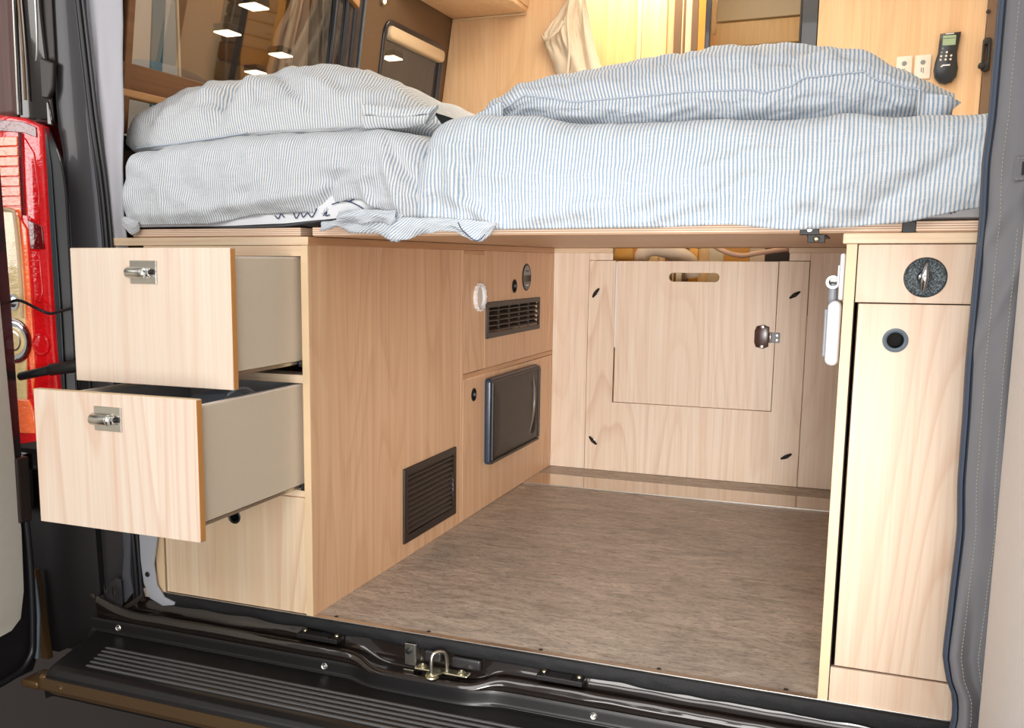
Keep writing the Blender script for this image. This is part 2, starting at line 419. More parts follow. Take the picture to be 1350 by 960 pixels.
for y, z in ((1.137, 1.556), (1.318, 1.60)):
    o = thing('cabin_spotlight', 'small warm spotlight on the brown side wall %s' % ('above the large window corner' if y < 1.2 else 'above the small rounded window'), 'spotlight', (wx(z), y, z), 'cabin spotlights')
    d = V((1, 0, -.137)).normalized(); p = V((wx(z), y, z))
    obj('lamp_ring', lathe(nb(), p, p+d, [(0, .016), (.01, .015), (.012, .011), (.006, .010), (.006, 0)], 24), 'chrome', o, True)
    obj('bulb', lathe(nb(), p+d*.007, p+d, [(0, 0), (0, .0098), (.004, .007), (.005, 0)], 24), 'bulb', o, True)
# roof, right wall, cabin end
tagp(obj('ceiling', B(-.50, 1.55, .05, 4.0, 1.95, 1.97), 'ceil'), kind='structure')
tagp(obj('wall_right', B(1.50, 1.52, .03, 4.0, -.02, 1.95), 'ceil'), kind='structure')
# partition at the foot of the bed
tagp(obj('wall_front', B(.84, 1.334, 1.90, 1.915, .80, 1.95), 'wood_warm'), kind='structure')
o = tagp(obj('door_1', B(1.336, 1.372, 1.885, 1.93, .80, 1.95, .003), 'taupe'), kind='structure')
obj('door_edge_seal', B(1.372, 1.382, 1.88, 1.93, .80, 1.95, .002), 'black', o)
obj('door_latch', plate(rect(1.328, 1.345, 1.352, 1.445, .008), [rect(1.334, 1.375, 1.342, 1.425, .003)], .02, FY(1.865), .003), 'black', o, True)
obj('latch_knob', cyl(nb(), (1.328, 1.868, 1.36), (1.328, 1.85, 1.36), .010, bev=.003), 'black', o, True)
obj('hinge_pin', cyl(nb(), (1.336, 1.885, 1.525), (1.336, 1.875, 1.525), .006, bev=.002), 'vent', o, True)
tagp(obj('trim_3', B(1.383, 1.40, 1.90, 1.93, .8, 1.95, .002), 'slate'), kind='structure')
tagp(obj('trim_4', B(1.40, 1.50, 1.92, 1.94, .8, 1.95, .002), 'bluegloss'), kind='structure')

ward = thing('wardrobe', 'tall warm maple wardrobe side behind the left pillow', 'wardrobe', (-.25, 1.9, .8))
obj('front_panel', plate([(wx(.8)+.003, .8), (.035, .8), (.035, 1.948), (wx(1.948)+.003, 1.948)], [], .018, FY(1.90)), 'wood_warm', ward)
obj('panel_edge', B(.035, .042, 1.898, 1.918, .80, 1.95, .002), 'edge_pale', ward)
obj('return_panel', B(.022, .040, 1.918, 2.25, .80, 1.95), 'wood_warm', ward)
oc = thing('overhead_cabinet', 'overhead cabinet with rounded bottom edge above the wardrobe side', 'cabinet', (-.3, 1.7, 1.66))
obj('bottom_panel', plate([(-.468, 1.34), (-.17, 1.72), (-.17, 1.88), (-.185, 1.896), (-.468, 1.896)], [], .016, FZ(1.676), .003), 'wood_warm', oc, True)
obj('front_panel', B(-.185, -.165, 1.70, 1.896, 1.677, 1.92, .006), 'wood_warm', oc, True)
obj('bottom_lip', B(-.466, -.175, 1.884, 1.898, 1.652, 1.660, .003), 'edge_pale', oc, True)

# cabin beyond the partition
d2 = tagp(obj('door_2', B(.03, .29, 2.20, 2.22, .60, 1.95, .002), 'brightdoor'), kind='structure')
obj('raised_panel', B(.19, .285, 2.188, 2.2, .60, 1.95, .004), 'brightdoor', d2, True)
obj('light_strip', B(.172, .190, 2.184, 2.2, .60, 1.95, .004), 'silver', d2, True)
for i, (x0, x1, y, m) in enumerate(((.29, .315, 2.19, 'wood_warm'), (.315, .345, 2.17, 'taupe'), (.345, .352, 2.165, 'silver'), (.352, .362, 2.16, 'taupe'), (.362, .385, 2.15, 'cream_slat'), (.385, .41, 2.145, 'taupe'), (.41, .445, 2.14, 'amber'))):
    tagp(obj('trim_%d' % (5+i), B(x0, x1, y, y+.02, .60, 1.95, .003), m), kind='structure')
kit = thing('kitchen_drawer_unit', 'cream and gold kitchen drawers seen through the black framed opening', 'cabinet', (.6, 2.5, .8))
zz = [1.10, 1.33, 1.42, 1.475, 1.545, 1.60, 1.70, 1.95]
for i, (z0, z1) in enumerate(zip(zz, zz[1:])):
    obj('drawer_front', B(.42, .98, 2.50-.004*(i % 2), 2.52, z0+.003, z1-.003, .008), ('cream_slat' if i in (3, 4, 6) else 'brightdoor') if i != 1 else 'amber', kit, True)
obj('drawer_pull', lathe(nb(), (.60, 2.49, 1.508), (.72, 2.49, 1.508), [(0, 0), (.002, .008), (.02, .012), (.1, .012), (.118, .008), (.12, 0)], 16), 'silver', kit, True)
obj('carcass', B(.42, .98, 2.521, 2.9, .0, 1.94), 'brightdoor', kit)
fr = tagp(obj('window_3', B(.466, .484, 1.94, 1.965, .80, 1.95, .003), 'blackframe'), kind='structure')
obj('window_frame', B(.785, .838, 1.925, 1.965, .80, 1.95, .003), 'blackframe', fr)
obj('frame_lip', B(.779, .786, 1.93, 1.96, .80, 1.95, .002), 'vent', fr)
tagp(obj('wall_back', B(-.6, 1.5, 3.9, 3.92, -.02, 1.95), 'wood_warm'), kind='structure')

# bag hanging from a hook
bag = thing('laundry_bag', 'cream canvas bag gathered and hanging on the wardrobe edge', 'bag', (.02, 1.86, 1.40))
bl = [(1.30, -.036, .165), (1.40, -.042, .140), (1.46, -.060, .110), (1.50, -.078, .095), (1.545, -.097, .082), (1.57, -.101, .074), (1.60, -.080, .062), (1.64, -.045, .048), (1.68, -.014, .038), (1.72, -.004, .028), (1.78, .008, .02)]
def bagf(side):
    def f(u, v):
        z = 1.30+.48*v; x0 = itp(z, [(p[0], p[1]) for p in bl]); x1 = itp(z, [(p[0], p[2]) for p in bl]); w = x1-x0
        fold = .012*math.sin(u*13+2*v)*(.4+v)+.008*nz(u*5, v*7, 2)
        gath = .008*math.sin(u*44)*max(0, 1-abs(z-1.56)/.07)
        return (x0+w*u, 1.872-side*(.045*math.sin(PI*u)*(1-.5*v)+fold*math.sin(PI*u)**.5+gath), z)
    return f
o = obj('bag_body', grid(bagf(1), 70, 60), 'canvas', bag); solidify(o, .003)
obj('hem_band', tube(nb(), [(-.103, 1.868, 1.565), (-.085, 1.845, 1.545), (-.06, 1.83, 1.552), (-.035, 1.825, 1.57), (-.012, 1.82, 1.60)], .006), 'canvas', bag, True)
obj('drawstring', tube(nb(), [(.002, 1.83, 1.40), (.012, 1.822, 1.50), (.004, 1.82, 1.60), (.012, 1.83, 1.70), (.012, 1.86, 1.79)], .005), 'canvas', bag, True)
obj('side_flap', grid(lambda u, v: (.042+.10*(1-v)**1.3*u+.006*v, 1.845-.02*u+.012*math.sin(u*6+v*4), 1.36+.42*v), 20, 30), 'canvas', bag)
obj('hook', tube(nb(), [(.012, 1.90, 1.77), (.012, 1.87, 1.77), (.012, 1.86, 1.79), (.012, 1.85, 1.80)], .004), 'black', bag, True)

# sockets and remote control on the partition
for i, x in enumerate((1.109, 1.1635)):
    s = thing('wall_socket', ('white wall socket nearest the pillow' if i == 0 else 'white wall socket beside the black controller')+' on maple partition', 'socket', (x, 1.9, 1.37), 'white wall sockets')
    obj('face_plate', plate(rect(x-.024, 1.337, x+.024, 1.412, .004), [], .008, FY(1.892), .003), 'offwhite', s, True)
    obj('dial', plate(circ(x, 1.388, .0075), [], .002, FY(1.8905)), 'grey_pl', s)
    obj('marking', plate(rect(x-.005, 1.358, x-.002, 1.372), [], .001, FY(1.8912), .0002), 'grey_pl', s)
    obj('marking', plate(rect(x+.001, 1.355, x+.004, 1.372), [], .001, FY(1.8912), .0002), 'grey_pl', s)
rc = thing('remote_control', 'black remote control with green screen clipped on the partition', 'remote', (1.233, 1.9, 1.31))
ol = [(1.207, 1.470), (1.205, 1.44), (1.204, 1.41), (1.198, 1.385), (1.195, 1.36), (1.200, 1.335), (1.214, 1.319), (1.232, 1.314), (1.250, 1.320), (1.262, 1.336), (1.265, 1.36), (1.261, 1.385), (1.259, 1.41), (1.263, 1.44), (1.266, 1.472)]
obj('shell', plate(ol, [], .024, FY(1.876), .006), 'ctrl', rc, True)
obj('screen', plate(rect(1.215, 1.432, 1.252, 1.462, .002), [], .003, FY(1.8745)), 'lcd', rc)
obj('screen_line', plate(rect(1.217, 1.4525, 1.250, 1.454), [], .001, FY(1.8738), .0002), 'tl_house', rc)
for (x, z) in ((1.217, 1.423), (1.215, 1.411), (1.229, 1.411), (1.214, 1.400), (1.228, 1.400), (1.242, 1.400), (1.213, 1.389), (1.227, 1.389), (1.241, 1.389)):
    obj('button', cyl(nb(), (x, 1.877, z), (x, 1.8735, z), .0034, n=14, bev=.001), 'grey_pl' if z > 1.405 and x < 1.22 else 'offwhite', rc, True)
obj('maker_mark', plate([(1.214, 1.369), (1.220, 1.374), (1.242, 1.374), (1.240, 1.370), (1.222, 1.370), (1.216, 1.366)], [], .001, FY(1.8752), .0002), 'white', rc)
obj('top_mark', plate(rect(1.222, 1.4655, 1.246, 1.4685), [], .001, FY(1.8752), .0002), 'white', rc)

# ================================================================== DRAWER CABINET
dc = thing('drawer_cabinet', 'light maple rear cabinet with two pulled out drawers and side vent', 'cabinet', (-.2, .4, 0))
XL, XR = -.388, -.0168
obj('side_panel', plate(rect(0.0, 0, .834, H1), [rect(.462, .055, .776, .220)], .0165, FX(0), .0006), 'wood_side', dc)
obj('side_panel_edge', B(-.0165, -.0003, -.0016, 0.0, .0005, H1-.0005, .0005), 'edge_pale', dc)
obj('outer_panel', B(-.412, -.390, 0, .834, .0005, H1), 'wood', dc)
obj('back_panel', B(-.39, -.017, .82, .834, .0005, H1), 'wood', dc)
obj('top_rail', B(XL-.002, XR, .0, .02, .7605, H1-.0003), 'wood_x', dc)
obj('middle_rail', B(XL-.002, XR, .004, .06, .500, .5175), 'wood_x', dc)
obj('lower_rail', B(XL-.002, XR, .006, .06, .2575, .272), 'wood_x', dc)
obj('left_stile', B(-.412, -.3885, -.001, .0, .0005, H1-.0003, .0003), 'edge_pale', dc)
bp_ = obj('bottom_panel', plate(rect(-.384, .003, XR, .2565), [circ(-.196, .199, .0125)], .016, FY(0), .001), 'wood', dc)
obj('finger_ring', lathe(nb(), (-.196, .004, .199), (-.196, -.01, .199), [(0, .011), (.004, .0115), (.0055, .014), (.004, .0165), (.003, .0165), (.003, .0120), (0, .011)], 28), 'black', bp_, True)
obj('hole_cup', lathe(nb(), (-.196, .03, .199), (-.196, -.01, .199), [(0, 0), (0, .012), (.026, .012)], 24), 'vent_in', bp_, True)
obj('floor_panel', B(-.39, -.017, .02, .82, .27, .28), 'wood', dc)
def grille(name, parent, y0, y1, z0, z1, rows, cols, fr, ang, x=0.0, th=.006):
    g = obj(name, plate(rect(y0, z0, y1, z1, .002), [rect(y0+fr, z0+fr, y1-fr, z1-fr)], .012, FX(x+th), .0015), 'vent', parent)
    iz0, iz1 = z0+fr, z1-fr; n = rows
    bm = nb()
    for i in range(n):
        zc = iz0+(i+.5)*(iz1-iz0)/n; hh = (iz1-iz0)/n*.30
        xprism_y(bm, [(x-.012, zc+hh+ang), (x-.011, zc+hh+ang+.002), (x+.004, zc-hh*.2), (x+.0045, zc-hh*.2-.0028), (x+.003, zc-hh*.2-.003)], y0+fr*.8, y1-fr*.8)
    obj('louvre', bm, 'vent', g)
    if cols:
        bm = nb()
        for c in range(1, cols+1):
            yc = y0+fr+(y1-y0-2*fr)*c/(cols+1); box(bm, x-.004, x+.002, yc-.002, yc+.002, iz0, iz1)
        obj('cross_bar', bm, 'vent', g)
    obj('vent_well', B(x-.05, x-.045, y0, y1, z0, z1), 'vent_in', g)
    return g
def xprism_y(bm, prof, y0, y1):
    a = [bm.verts.new((p[0], y0, p[1])) for p in prof]; b = [bm.verts.new((p[0], y1, p[1])) for p in prof]
    n = len(prof); bm.faces.new(a); bm.faces.new(b[::-1])
    for i in range(n): bm.faces.new([a[i], b[i], b[(i+1) % n], a[(i+1) % n]])
    bmesh.ops.recalc_face_normals(bm, faces=bm.faces[:])
grille('vent_grille', dc, .446, .791, .040, .234, 11, 0, .020, .010)

def drawer(parent, yf, z0, z1, bz0, bz1, latch):
    d = obj('drawer', plate(rect(XL, z0, XR, z1), [], .0165, FY(yf), .0012), 'wood_face', parent)
    ed = B(XR-.0012, XR+.0006, yf+.001, yf+.0160, z0+.001, z1-.001, .0005)
    obj('front_edge', ed, 'edge', d); obj('top_edge', B(XL+.001, XR-.001, yf+.001, yf+.0155, z1-.001, z1+.0006, .0004), 'edge_pale', d)
    yb = yf+.0165+.43
    for x in (-.374, -.042):
        obj('drawer_side', B(x, x+.013, yf+.0168, yb, bz0, bz1, .002), 'drawer', d)
        obj('side_rim', B(x+.001, x+.012, yf+.018, yb, bz1-.0005, bz1+.0022, .0008), 'offwhite', d)
        obj('drawer_side', B(x+(.0135 if x < -.2 else -.003), x+(.0165 if x < -.2 else -.0005), yf+.018, yb-.012, bz0+.012, bz1-.004, .0005), 'drawer_in', d)
    obj('drawer_back', B(-.36, -.042, yb-.012, yb, bz0, bz1, .001), 'drawer_in', d)
    obj('drawer_bottom', B(-.36, -.042, yf+.0168, yb-.012, bz0, bz0+.012, .001), 'drawer_in', d)
    obj('drawer_runner', B(-.0285, -.0175, max(yf+.08, .0)+.003, .45, bz0-.012, bz0+.001, .001), 'black', d)
    obj('drawer_runner', B(-.040, -.030, yf+.03, yb, bz0-.007, bz0-.0005, .001), 'chrome', d)
    x0, x1, l0, l1 = latch
    la = obj('latch_plate', plate(rect(x0, l0, x1, l1, .0015), [rect(x0+.018, l0+.014, x1-.007, l0+.0275, .001)], .003, FY(yf-.003), .0008), 'chrome', d)
    zc = l0+.0205
    obj('latch_lever', cyl(nb(), (x0-.002, yf-.008, zc), (x0+.036, yf-.008, zc), .0102, bev=.0015, n=32), 'chrome', la, True)
    obj('latch_tongue', box(nb(), x0+.034, x0+.050, yf-.013, yf-.001, zc-.008, zc+.008, .003), 'chrome_b', la, True)
    obj('latch_pin', cyl(nb(), (x0+.049, yf-.005, zc+.001), (x0+.057, yf-.005, zc+.001), .005, bev=.001), 'black', la, True)
    obj('latch_rim', B(x1-.0025, x1, yf-.004, yf-.0005, l0, l1, .0006), 'chrome_b', la)
    return d
drawer(dc, -.246, .5155, .774, .546, .757, (-.242, -.180, .708, .751))
drawer(dc, -.359, .2555, .5115, .284, .495, (-.242, -.180, .444, .488))

# clear box standing in the lower drawer
jr = thing('plastic_container', 'clear rounded plastic container inside the open lower drawer', 'container', (-.12, -.125, .30))
obj('container_body', lathe(nb(), (-.125, -.125, .30), (-.125, -.125, .5), [(0, 0), (0, .06), (.01, .068), (.17, .072), (.172, .069), (.012, .064), (.012, 0)], 40), 'jar', jr, True)
obj('container_lid', lathe(nb(), (-.125, -.125, .468), (-.125, -.125, .6), [(0, .074), (.006, .075), (.012, .070), (.024, .05), (.028, .02), (.0285, 0)], 40), 'jar', jr, True)
obj('lid_clip', tube(nb(), [(-.10, -.19, .47), (-.07, -.18, .50), (-.060, -.14, .505), (-.06, -.08, .47)], .003), 'jar', jr, True)

# worktop over the left cabinets
wt = tagp(obj('worktop', B(-.52, 0.0008, -.0018, D-.002, H1+.0003, H-.0003, .001), 'wood_x'), 'light maple worktop board capping the left hand cabinets', 'worktop')
obj('edge_strip', B(.0002, .0016, -.001, D-.004, H1+.0006, H-.0006, .0004), 'wood_side_y', wt)

# ================================================================== APPLIANCE CABINET
ac = thing('appliance_cabinet', 'tan maple cabinet with round vent ring, grille and smoked hatch', 'cabinet', (-.2, 1.28, 0))
obj('front_stile', B(-.0165, 0, .8345, .850, .0005, H1), 'wood_side', ac)
up = obj('upper_panel', plate(rect(1.0225, .4325, D-.001, H1-.0005), [rect(1.045, .538, 1.535, .618), circ(1.289, .673, .021), circ(1.412, .700, .040)], .0165, FX(0), .0006), 'wood_side', ac)
strip = obj('upper_strip', plate(rect(.852, .4325, 1.0215, .772), [circ(.968, .648, .034)], .0165, FX(-.0008), .001), 'wood_side', ac)
obj('strip_header', B(-.017, -.0012, .852, 1.0215, .7725, H1-.0005), 'wood_side_y', ac)
obj('divider_rail', B(-.017, -.0006, .8515, D-.001, .4165, .431, .001), 'wood_side_y', ac)
lo = obj('lower_panel', plate(rect(.852, .001, D-.001, .415), [circ(.935, .364, .017)], .0165, FX(0), .001), 'wood_side', ac)
bm = lathe(nb(), (-.012, .968, .648), (.1, .968, .648), [(0, .036), (.013, .038), (.020, .042), (.023, .038), (.020, .032), (.0, .030)], 36)
rg = obj('vent_ring', bm, 'white', ac, True, label='white ribbed round vent ring')
bm = nb()
for i in range(14):
    a = 2*PI*i/14; cyl(bm, (-.004, .968+.0395*math.cos(a), .648+.0395*math.sin(a)), (.0125, .968+.0395*math.cos(a), .648+.0395*math.sin(a)), .0016, n=8)
obj('ring_rib', bm, 'white', rg, True)
obj('ring_disc', lathe(nb(), (-.004, .968, .648), (.1, .968, .648), [(0, 0), (0, .031), (.006, .03), (.009, .015), (.01, 0)], 30), 'offwhite', rg, True)
def cup(name, par, x, y, z, r, depth=.03, rr=.004):
    o = obj(name, lathe(nb(), (x-.006, y, z), (x+.1, y, z), [(0, r-rr*.5), (.007, r), (.009, r+rr*.4), (.008, r+rr), (.0062, r+rr)], 30), 'black', par, True)
    obj('hole_cup', lathe(nb(), (x-depth, y, z), (x+.1, y, z), [(0, 0), (0, r), (depth-.002, r)], 26), 'vent_in', o, True); return o
cup('finger_ring', up, 0, 1.289, .673, .018); cup('finger_ring', lo, 0, .935, .364, .0155)
ov = obj('control_dial', lathe(nb(), (-.002, 1.412, .70), (.1, 1.412, .70), [(0, 0), (0, .045), (.003, .045), (.0045, .043), (.0035, .040), (.0035, 0)], 40), 'hatch', ac, True)
obj('dial_upper', plate([(1.412+.038*math.cos(math.radians(a)), .70+.038*math.sin(math.radians(a))) for a in range(10, 171, 8)], [], .0012, FX(.0028), .0003), 'grey_pl', ov)
obj('dial_mark', plate(rect(1.395, .718, 1.43, .723), [], .0008, FX(.0034), .0002), 'vent', ov)
obj('dial_lower', plate([(1.412+.036*math.cos(math.radians(a)), .69+.030*math.sin(math.radians(a))) for a in range(190, 351, 8)], [], .0012, FX(.0028), .0003), 'slate', ov)
obj('dial_mark', plate(rect(1.398, .672, 1.427, .675), [], .0008, FX(.0034), .0002), 'offwhite', ov)
g = grille('vent_grille', ac, 1.028, 1.553, .521, .630, 5, 4, .016, .005)
obj('louvre_light', B(-.03, -.025, 1.06, 1.14, .545, .612, .001), 'hatch', g)
hx = .020
hb = obj('waste_hatch', plate(rect(1.024, .136, 1.510, .402, .014), [], hx, FX(hx), .006), 'hatch_edge', ac, True, label='smoked brown plastic hatch with recessed grip')
def hatchf(u, v):
    y = 1.036+.462*u; z = .148+.242*v
    e = min(u, 1-u, v*.6, (1-v)*.6)*8; bul = .006*min(1, e)**.5
    grip = -.010*math.exp(-((u-.80-.10*math.sin(PI*v))/.04)**2)*(1 if .1 < v < .85 else 0)
    return (hx+.0008+bul+grip, y, z)
obj('hatch_lid', grid(hatchf, 60, 40), 'hatch', hb)
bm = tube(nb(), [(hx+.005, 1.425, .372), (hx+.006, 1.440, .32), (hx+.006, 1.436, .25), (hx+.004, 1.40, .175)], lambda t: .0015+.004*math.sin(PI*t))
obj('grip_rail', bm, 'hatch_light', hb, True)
bm = nb()
for (a, b) in (((1.03, .392), (1.50, .392)), ((1.03, .143), (1.50, .143)), ((1.504, .150), (1.504, .388)), ((1.038, .15), (1.038, .388))):
    tube(bm, [(hx+.002, a[0], a[1]), (hx+.002, b[0], b[1])], .005, k=0, n=8)
obj('hatch_rim', bm, 'vent', hb, True)

# ================================================================== BULKHEAD
bh = thing('bulkhead', 'pale maple bulkhead panels closing the under bed storage', 'partition', (.5, D, 0))
FYD = FY(D)
obj('left_panel', B(.0, .1295, D, D+.016, .001, H1, .001), 'wood_far', bh)
obj('left_header', plate(rect(.130, .7575, .214, H1-.0002), [], .016, FYD), 'wood_far', bh)
obj('left_top_strip', B(.0, .214, D-.002, D+.03, H1, H-.001, .001), 'wood_x', bh)
obj('right_panel', B(.869, 1.30, D, D+.016, .001, H1, .001), 'wood_far', bh)
obj('right_header', plate(rect(.803, .7575, .8685, H1-.0002), [], .016, FYD), 'wood_far', bh)
obj('right_top_strip', B(.80, 1.30, D-.002, D+.03, H1, H-.001, .001), 'wood_x', bh)
ap = obj('access_panel', plate([(.1315, .001), (.867, .001), (.867, .7555), (.7725, .7555), (.7725, .2525), (.2265, .2525), (.2265, .7555), (.1315, .7555)], [], .016, FY(D-.003), .0012), 'wood_far', bh)
# the access panel is U-shaped: the removable door fills its upper cut-out
dr = obj('hatch_door', plate(rect(.2320, .2545, .7705, .7545), [rect(.413, .685, .582, .715, .0145)], .016, FY(D-.003), .0012), 'wood_far', bh, label='removable maple door with oval hand slot')
obj('door_gap_strip', B(.2268, .2314, D+.001, D+.006, .45, .752, .0003), 'white', bh)
ct = obj('catch', plate([(.706, .485), (.712, .470), (.735, .465), (.752, .472), (.7525, .538), (.735, .545), (.712, .540), (.706, .525)], [], .010, FY(D-.013), .003), 'brownleather', dr, True)
obj('catch_screw', cyl(nb(), (.731, D-.012, .538), (.731, D-.016, .538), .006, bev=.001), 'screw', ct, True)
obj('catch_screw', cyl(nb(), (.731, D-.012, .472), (.731, D-.016, .472), .006, bev=.001), 'screw', ct, True)
kp = obj('keeper_plate', B(.752, .787, D-.008, D-.003, .486, .520, .001), 'grey_pl', ap)
for z in (.495, .511): obj('keeper_hole', cyl(nb(), (.778, D-.0075, z), (.778, D-.0095, z), .003, n=14), 'chrome', kp, True)
obj('keeper_knuckle', cyl(nb(), (.757, D-.009, .485), (.757, D-.009, .521), .004, n=14, bev=.001), 'chrome_b', kp, True)
for (x, z, a) in ((.160, .642, 55), (.827, .646, 35), (.164, .110, -45), (.829, .105, 30)):
    k = obj('turn_knob', cyl(nb(), (x, D-.003, z), (x, D-.016, z), .008, bev=.002), 'chrome_b', ap, True)
    ca, sa = math.cos(math.radians(a)), math.sin(math.radians(a))
    obj('knob_wing', tube(nb(), [(x-.019*ca, D-.014, z-.019*sa), (x-.009*ca, D-.017, z-.009*sa), (x, D-.019, z), (x+.009*ca, D-.017, z+.009*sa), (x+.019*ca, D-.014, z+.019*sa)], lambda t: .0028+.0035*math.sin(PI*t)), 'black', k, True)

# things glimpsed behind the bulkhead
tagp(obj('storage_box', box(nb(), .10, .236, 1.95, 2.2, .60, .84, .004), 'amber'), 'orange brown wooden box end behind the bulkhead gap, far left', 'box')
bm = nb(); tube(bm, [(.24, 2.0, .70), (.27, 2.0, .79), (.33, 2.02, .80), (.42, 2.06, .76), (.44, 2.08, .70)], .03, n=16)
tagp(obj('rolled_cushion', bm, 'cloth_beige', smooth=True), 'beige fabric roll lying behind the gap above the bulkhead door', 'cushion')
bm = tube(nb(), [(.50, 2.05, .82), (.56, 2.0, .79), (.62, 2.0, .775), (.68, 2.0, .785), (.78, 2.05, .80), (.86, 2.1, .80)], .009, n=10)
tagp(obj('hose', bm, 'pink', smooth=True), 'pinkish hose sagging behind the right part of the bulkhead gap', 'hose')
cp = thing('storage_partition', 'golden lit panels deep behind the bulkhead hand slot', 'panel', (.5, 2.45, .3))
for i, (x0, x1, m) in enumerate(((.30, .44, 'brightdoor'), (.44, .50, 'cream_slat'), (.50, .60, 'amber'), (.60, .66, 'cloth_beige'), (.66, 1.1, 'halldark'))):
    obj('slat', B(x0, x1, 2.45, 2.47, .001, .95, .003), m, cp)
tagp(obj('trim_20', B(-.5, 1.4, 2.30, 2.32, .0, .55, .001), 'wood_far'), kind='structure')

# ================================================================== RIGHT CABINET
rcab = thing('side_cabinet', 'tall narrow light maple cabinet on the right with twist lock', 'cabinet', (1.2, .3, 0))
A0 = 1.008
obj('side_panel', B(A0, A0+.0165, 0, .90, .0005, H1, .001), 'wood', rcab)
obj('side_panel_edge', B(A0+.0003, A0+.0163, -.0014, .0, .001, H1-.0005, .0005), 'edge_pale', rcab)
obj('top_board', B(A0-.006, 1.40, -.004, .90, H1+.0002, H-.0002, .002), 'wood_x', rcab)
obj('back_panel', B(A0+.017, 1.38, .88, .90, .0005, H1), 'wood', rcab)
obj('outer_panel', B(1.38, 1.40, 0, .90, .0005, H1), 'wood', rcab)
rp = obj('upper_panel', plate(rect(A0+.0180, .6885, 1.378, H1-.001), [circ(1.127, .7295, .0315, 48)], .016, FY(.0008), .001), 'wood_right', rcab)
obj('round_tray', lathe(nb(), (1.127, .020, .7295), (1.127, -.1, .7295), [(0, 0), (0, .0305), (.0165, .0315)], 44), 'speck', rp, True)
kn = obj('twist_knob', lathe(nb(), (1.126, .019, .7295), (1.126, -.1, .7295), [(0, .012), (.006, .0115), (.010, .008), (.012, 0)], 28), 'chrome_b', rp, True)
bm = nb(); tube(bm, [(1.1275, .004, .7505), (1.1265, .000, .741), (1.126, -.002, .7295), (1.1255, .000, .718), (1.124, .004, .7085)], lambda t: .0030+.0030*math.sin(PI*t), n=12)
obj('knob_wing', bm, 'chrome_b', kn, True)
dd = obj('cabinet_door', plate(rect(A0+.0235, .0660, 1.376, .6865), [circ(1.090, .6285, .0135, 36)], .016, FY(.0), .0014), 'wood_right', rcab)
rr_ = obj('finger_ring', lathe(nb(), (1.090, .004, .6285), (1.09, -.1, .6285), [(0, .0125), (.005, .013), (.0065, .016), (.0055, .0193), (.004, .0193)], 40), 'slate', dd, True)
obj('hole_cup', lathe(nb(), (1.090, .03, .6285), (1.09, -.1, .6285), [(0, 0), (0, .0128), (.026, .0128)], 30), 'vent_in', rr_, True)
obj('plinth', plate(rect(A0+.0180, .0005, 1.378, .0620), [], .016, FY(.0003), .001), 'wood_right', rcab)
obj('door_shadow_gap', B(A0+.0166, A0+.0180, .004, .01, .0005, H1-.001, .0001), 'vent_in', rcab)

# outdoor shower fitting on its inner side
LO = 0
sh = thing('wall_lamp', 'white swivelling lamp fixed to inner side of the right cabinet', 'lamp', (A0, .12, .6))
obj('back_plate', box(nb(), A0-.009, A0-.0005, .03, .13, .690, .768, .004), 'white', sh, True)
obj('switch', box(nb(), A0-.012, A0-.008, .045, .10, .712, .748, .0015), 'white', sh, True)
obj('joint', cyl(nb(), (A0-.006, .09, .722), (A0-.026, .09, .722), .009, bev=.002), 'chrome', sh, True)
obj('elbow_ring', lathe(nb(), (A0-.0195, .080, .719), (A0-.0195, .11, .719), [(0, .007), (.0, .0115), (.010, .0115), (.02, .0115), (.02, .007)], 28), 'white', sh, True)
obj('stem', cyl(nb(), (A0-.019, .09, .720), (A0-.019, .09, .680), .0068, .0075, bev=.001), 'grey_pl', sh, True)
bm = nb(); box(bm, A0-.0235, A0-.002, .045, .145, .578, .688, .010, 5)
for v in bm.verts: v.co.x -= .004*math.sin((v.co.z-.578)/.11*PI)*(1 if v.co.x < A0-.012 else 0)
hd = obj('lamp_head', bm, 'white', sh, True)
obj('lens_cover', box(nb(), A0-.0295, A0-.0245, .06, .13, .592, .674, .002, 3), 'grey_pl', hd, True)

# ================================================================== BED BASE
zb0, zb1 = H, .818
for nm, x0, x1, lb in (('l', -.46, -.0165, 'layered plywood bed board resting on the left worktop'), ('m', .011, 1.088, 'long layered plywood bed board bridging the open storage bay'), ('r', 1.108, 1.42, 'short layered plywood bed board on top of the right cabinet')):
    z1 = zb1
    r = thing('bed_board', lb, 'bed board', ((x0+x1)/2, .9, H), 'plywood bed boards')
    if nm == 'l': x0 = -.44
    obj('plywood_core', B(x0, x1, .0, 1.88, zb0+.0012, z1, .001), 'ply', r)
    obj('under_face', B(x0+.002, x1-.002, .003, 1.88, zb0+.0002, zb0+.0012, .0003), 'ply_dark', r)
    if nm == 'm':
        b1 = obj('mounting_plate', B(.935, .965, -.0025, .02, zb0-.003, zb0+.010, .001), 'black', r)
        obj('plate_bolt', cyl(nb(), (.95, -.001, .806), (.95, -.005, .806), .005, bev=.001), 'chrome_b', b1, True)
        b2 = obj('mounting_plate', B(.941, .972, .10, .30, zb0-.0035, zb0+.0002, .001), 'black', r)
        b3 = obj('hanging_tab', B(.942, .971, .098, .103, zb0-.014, zb0+.0002, .001), 'black', b2)
        obj('plate_bolt', lathe(nb(), (.957, .098, .792), (.957, .0, .792), [(0, .0045), (.002, .0055), (.004, .0045), (.003, .003), (.003, 0)], 20), 'zinc', b2, True)
        obj('gap_block', B(1.0885, 1.1075, .002, .04, zb0+.0005, zb1-.001, .0005), 'black', r)

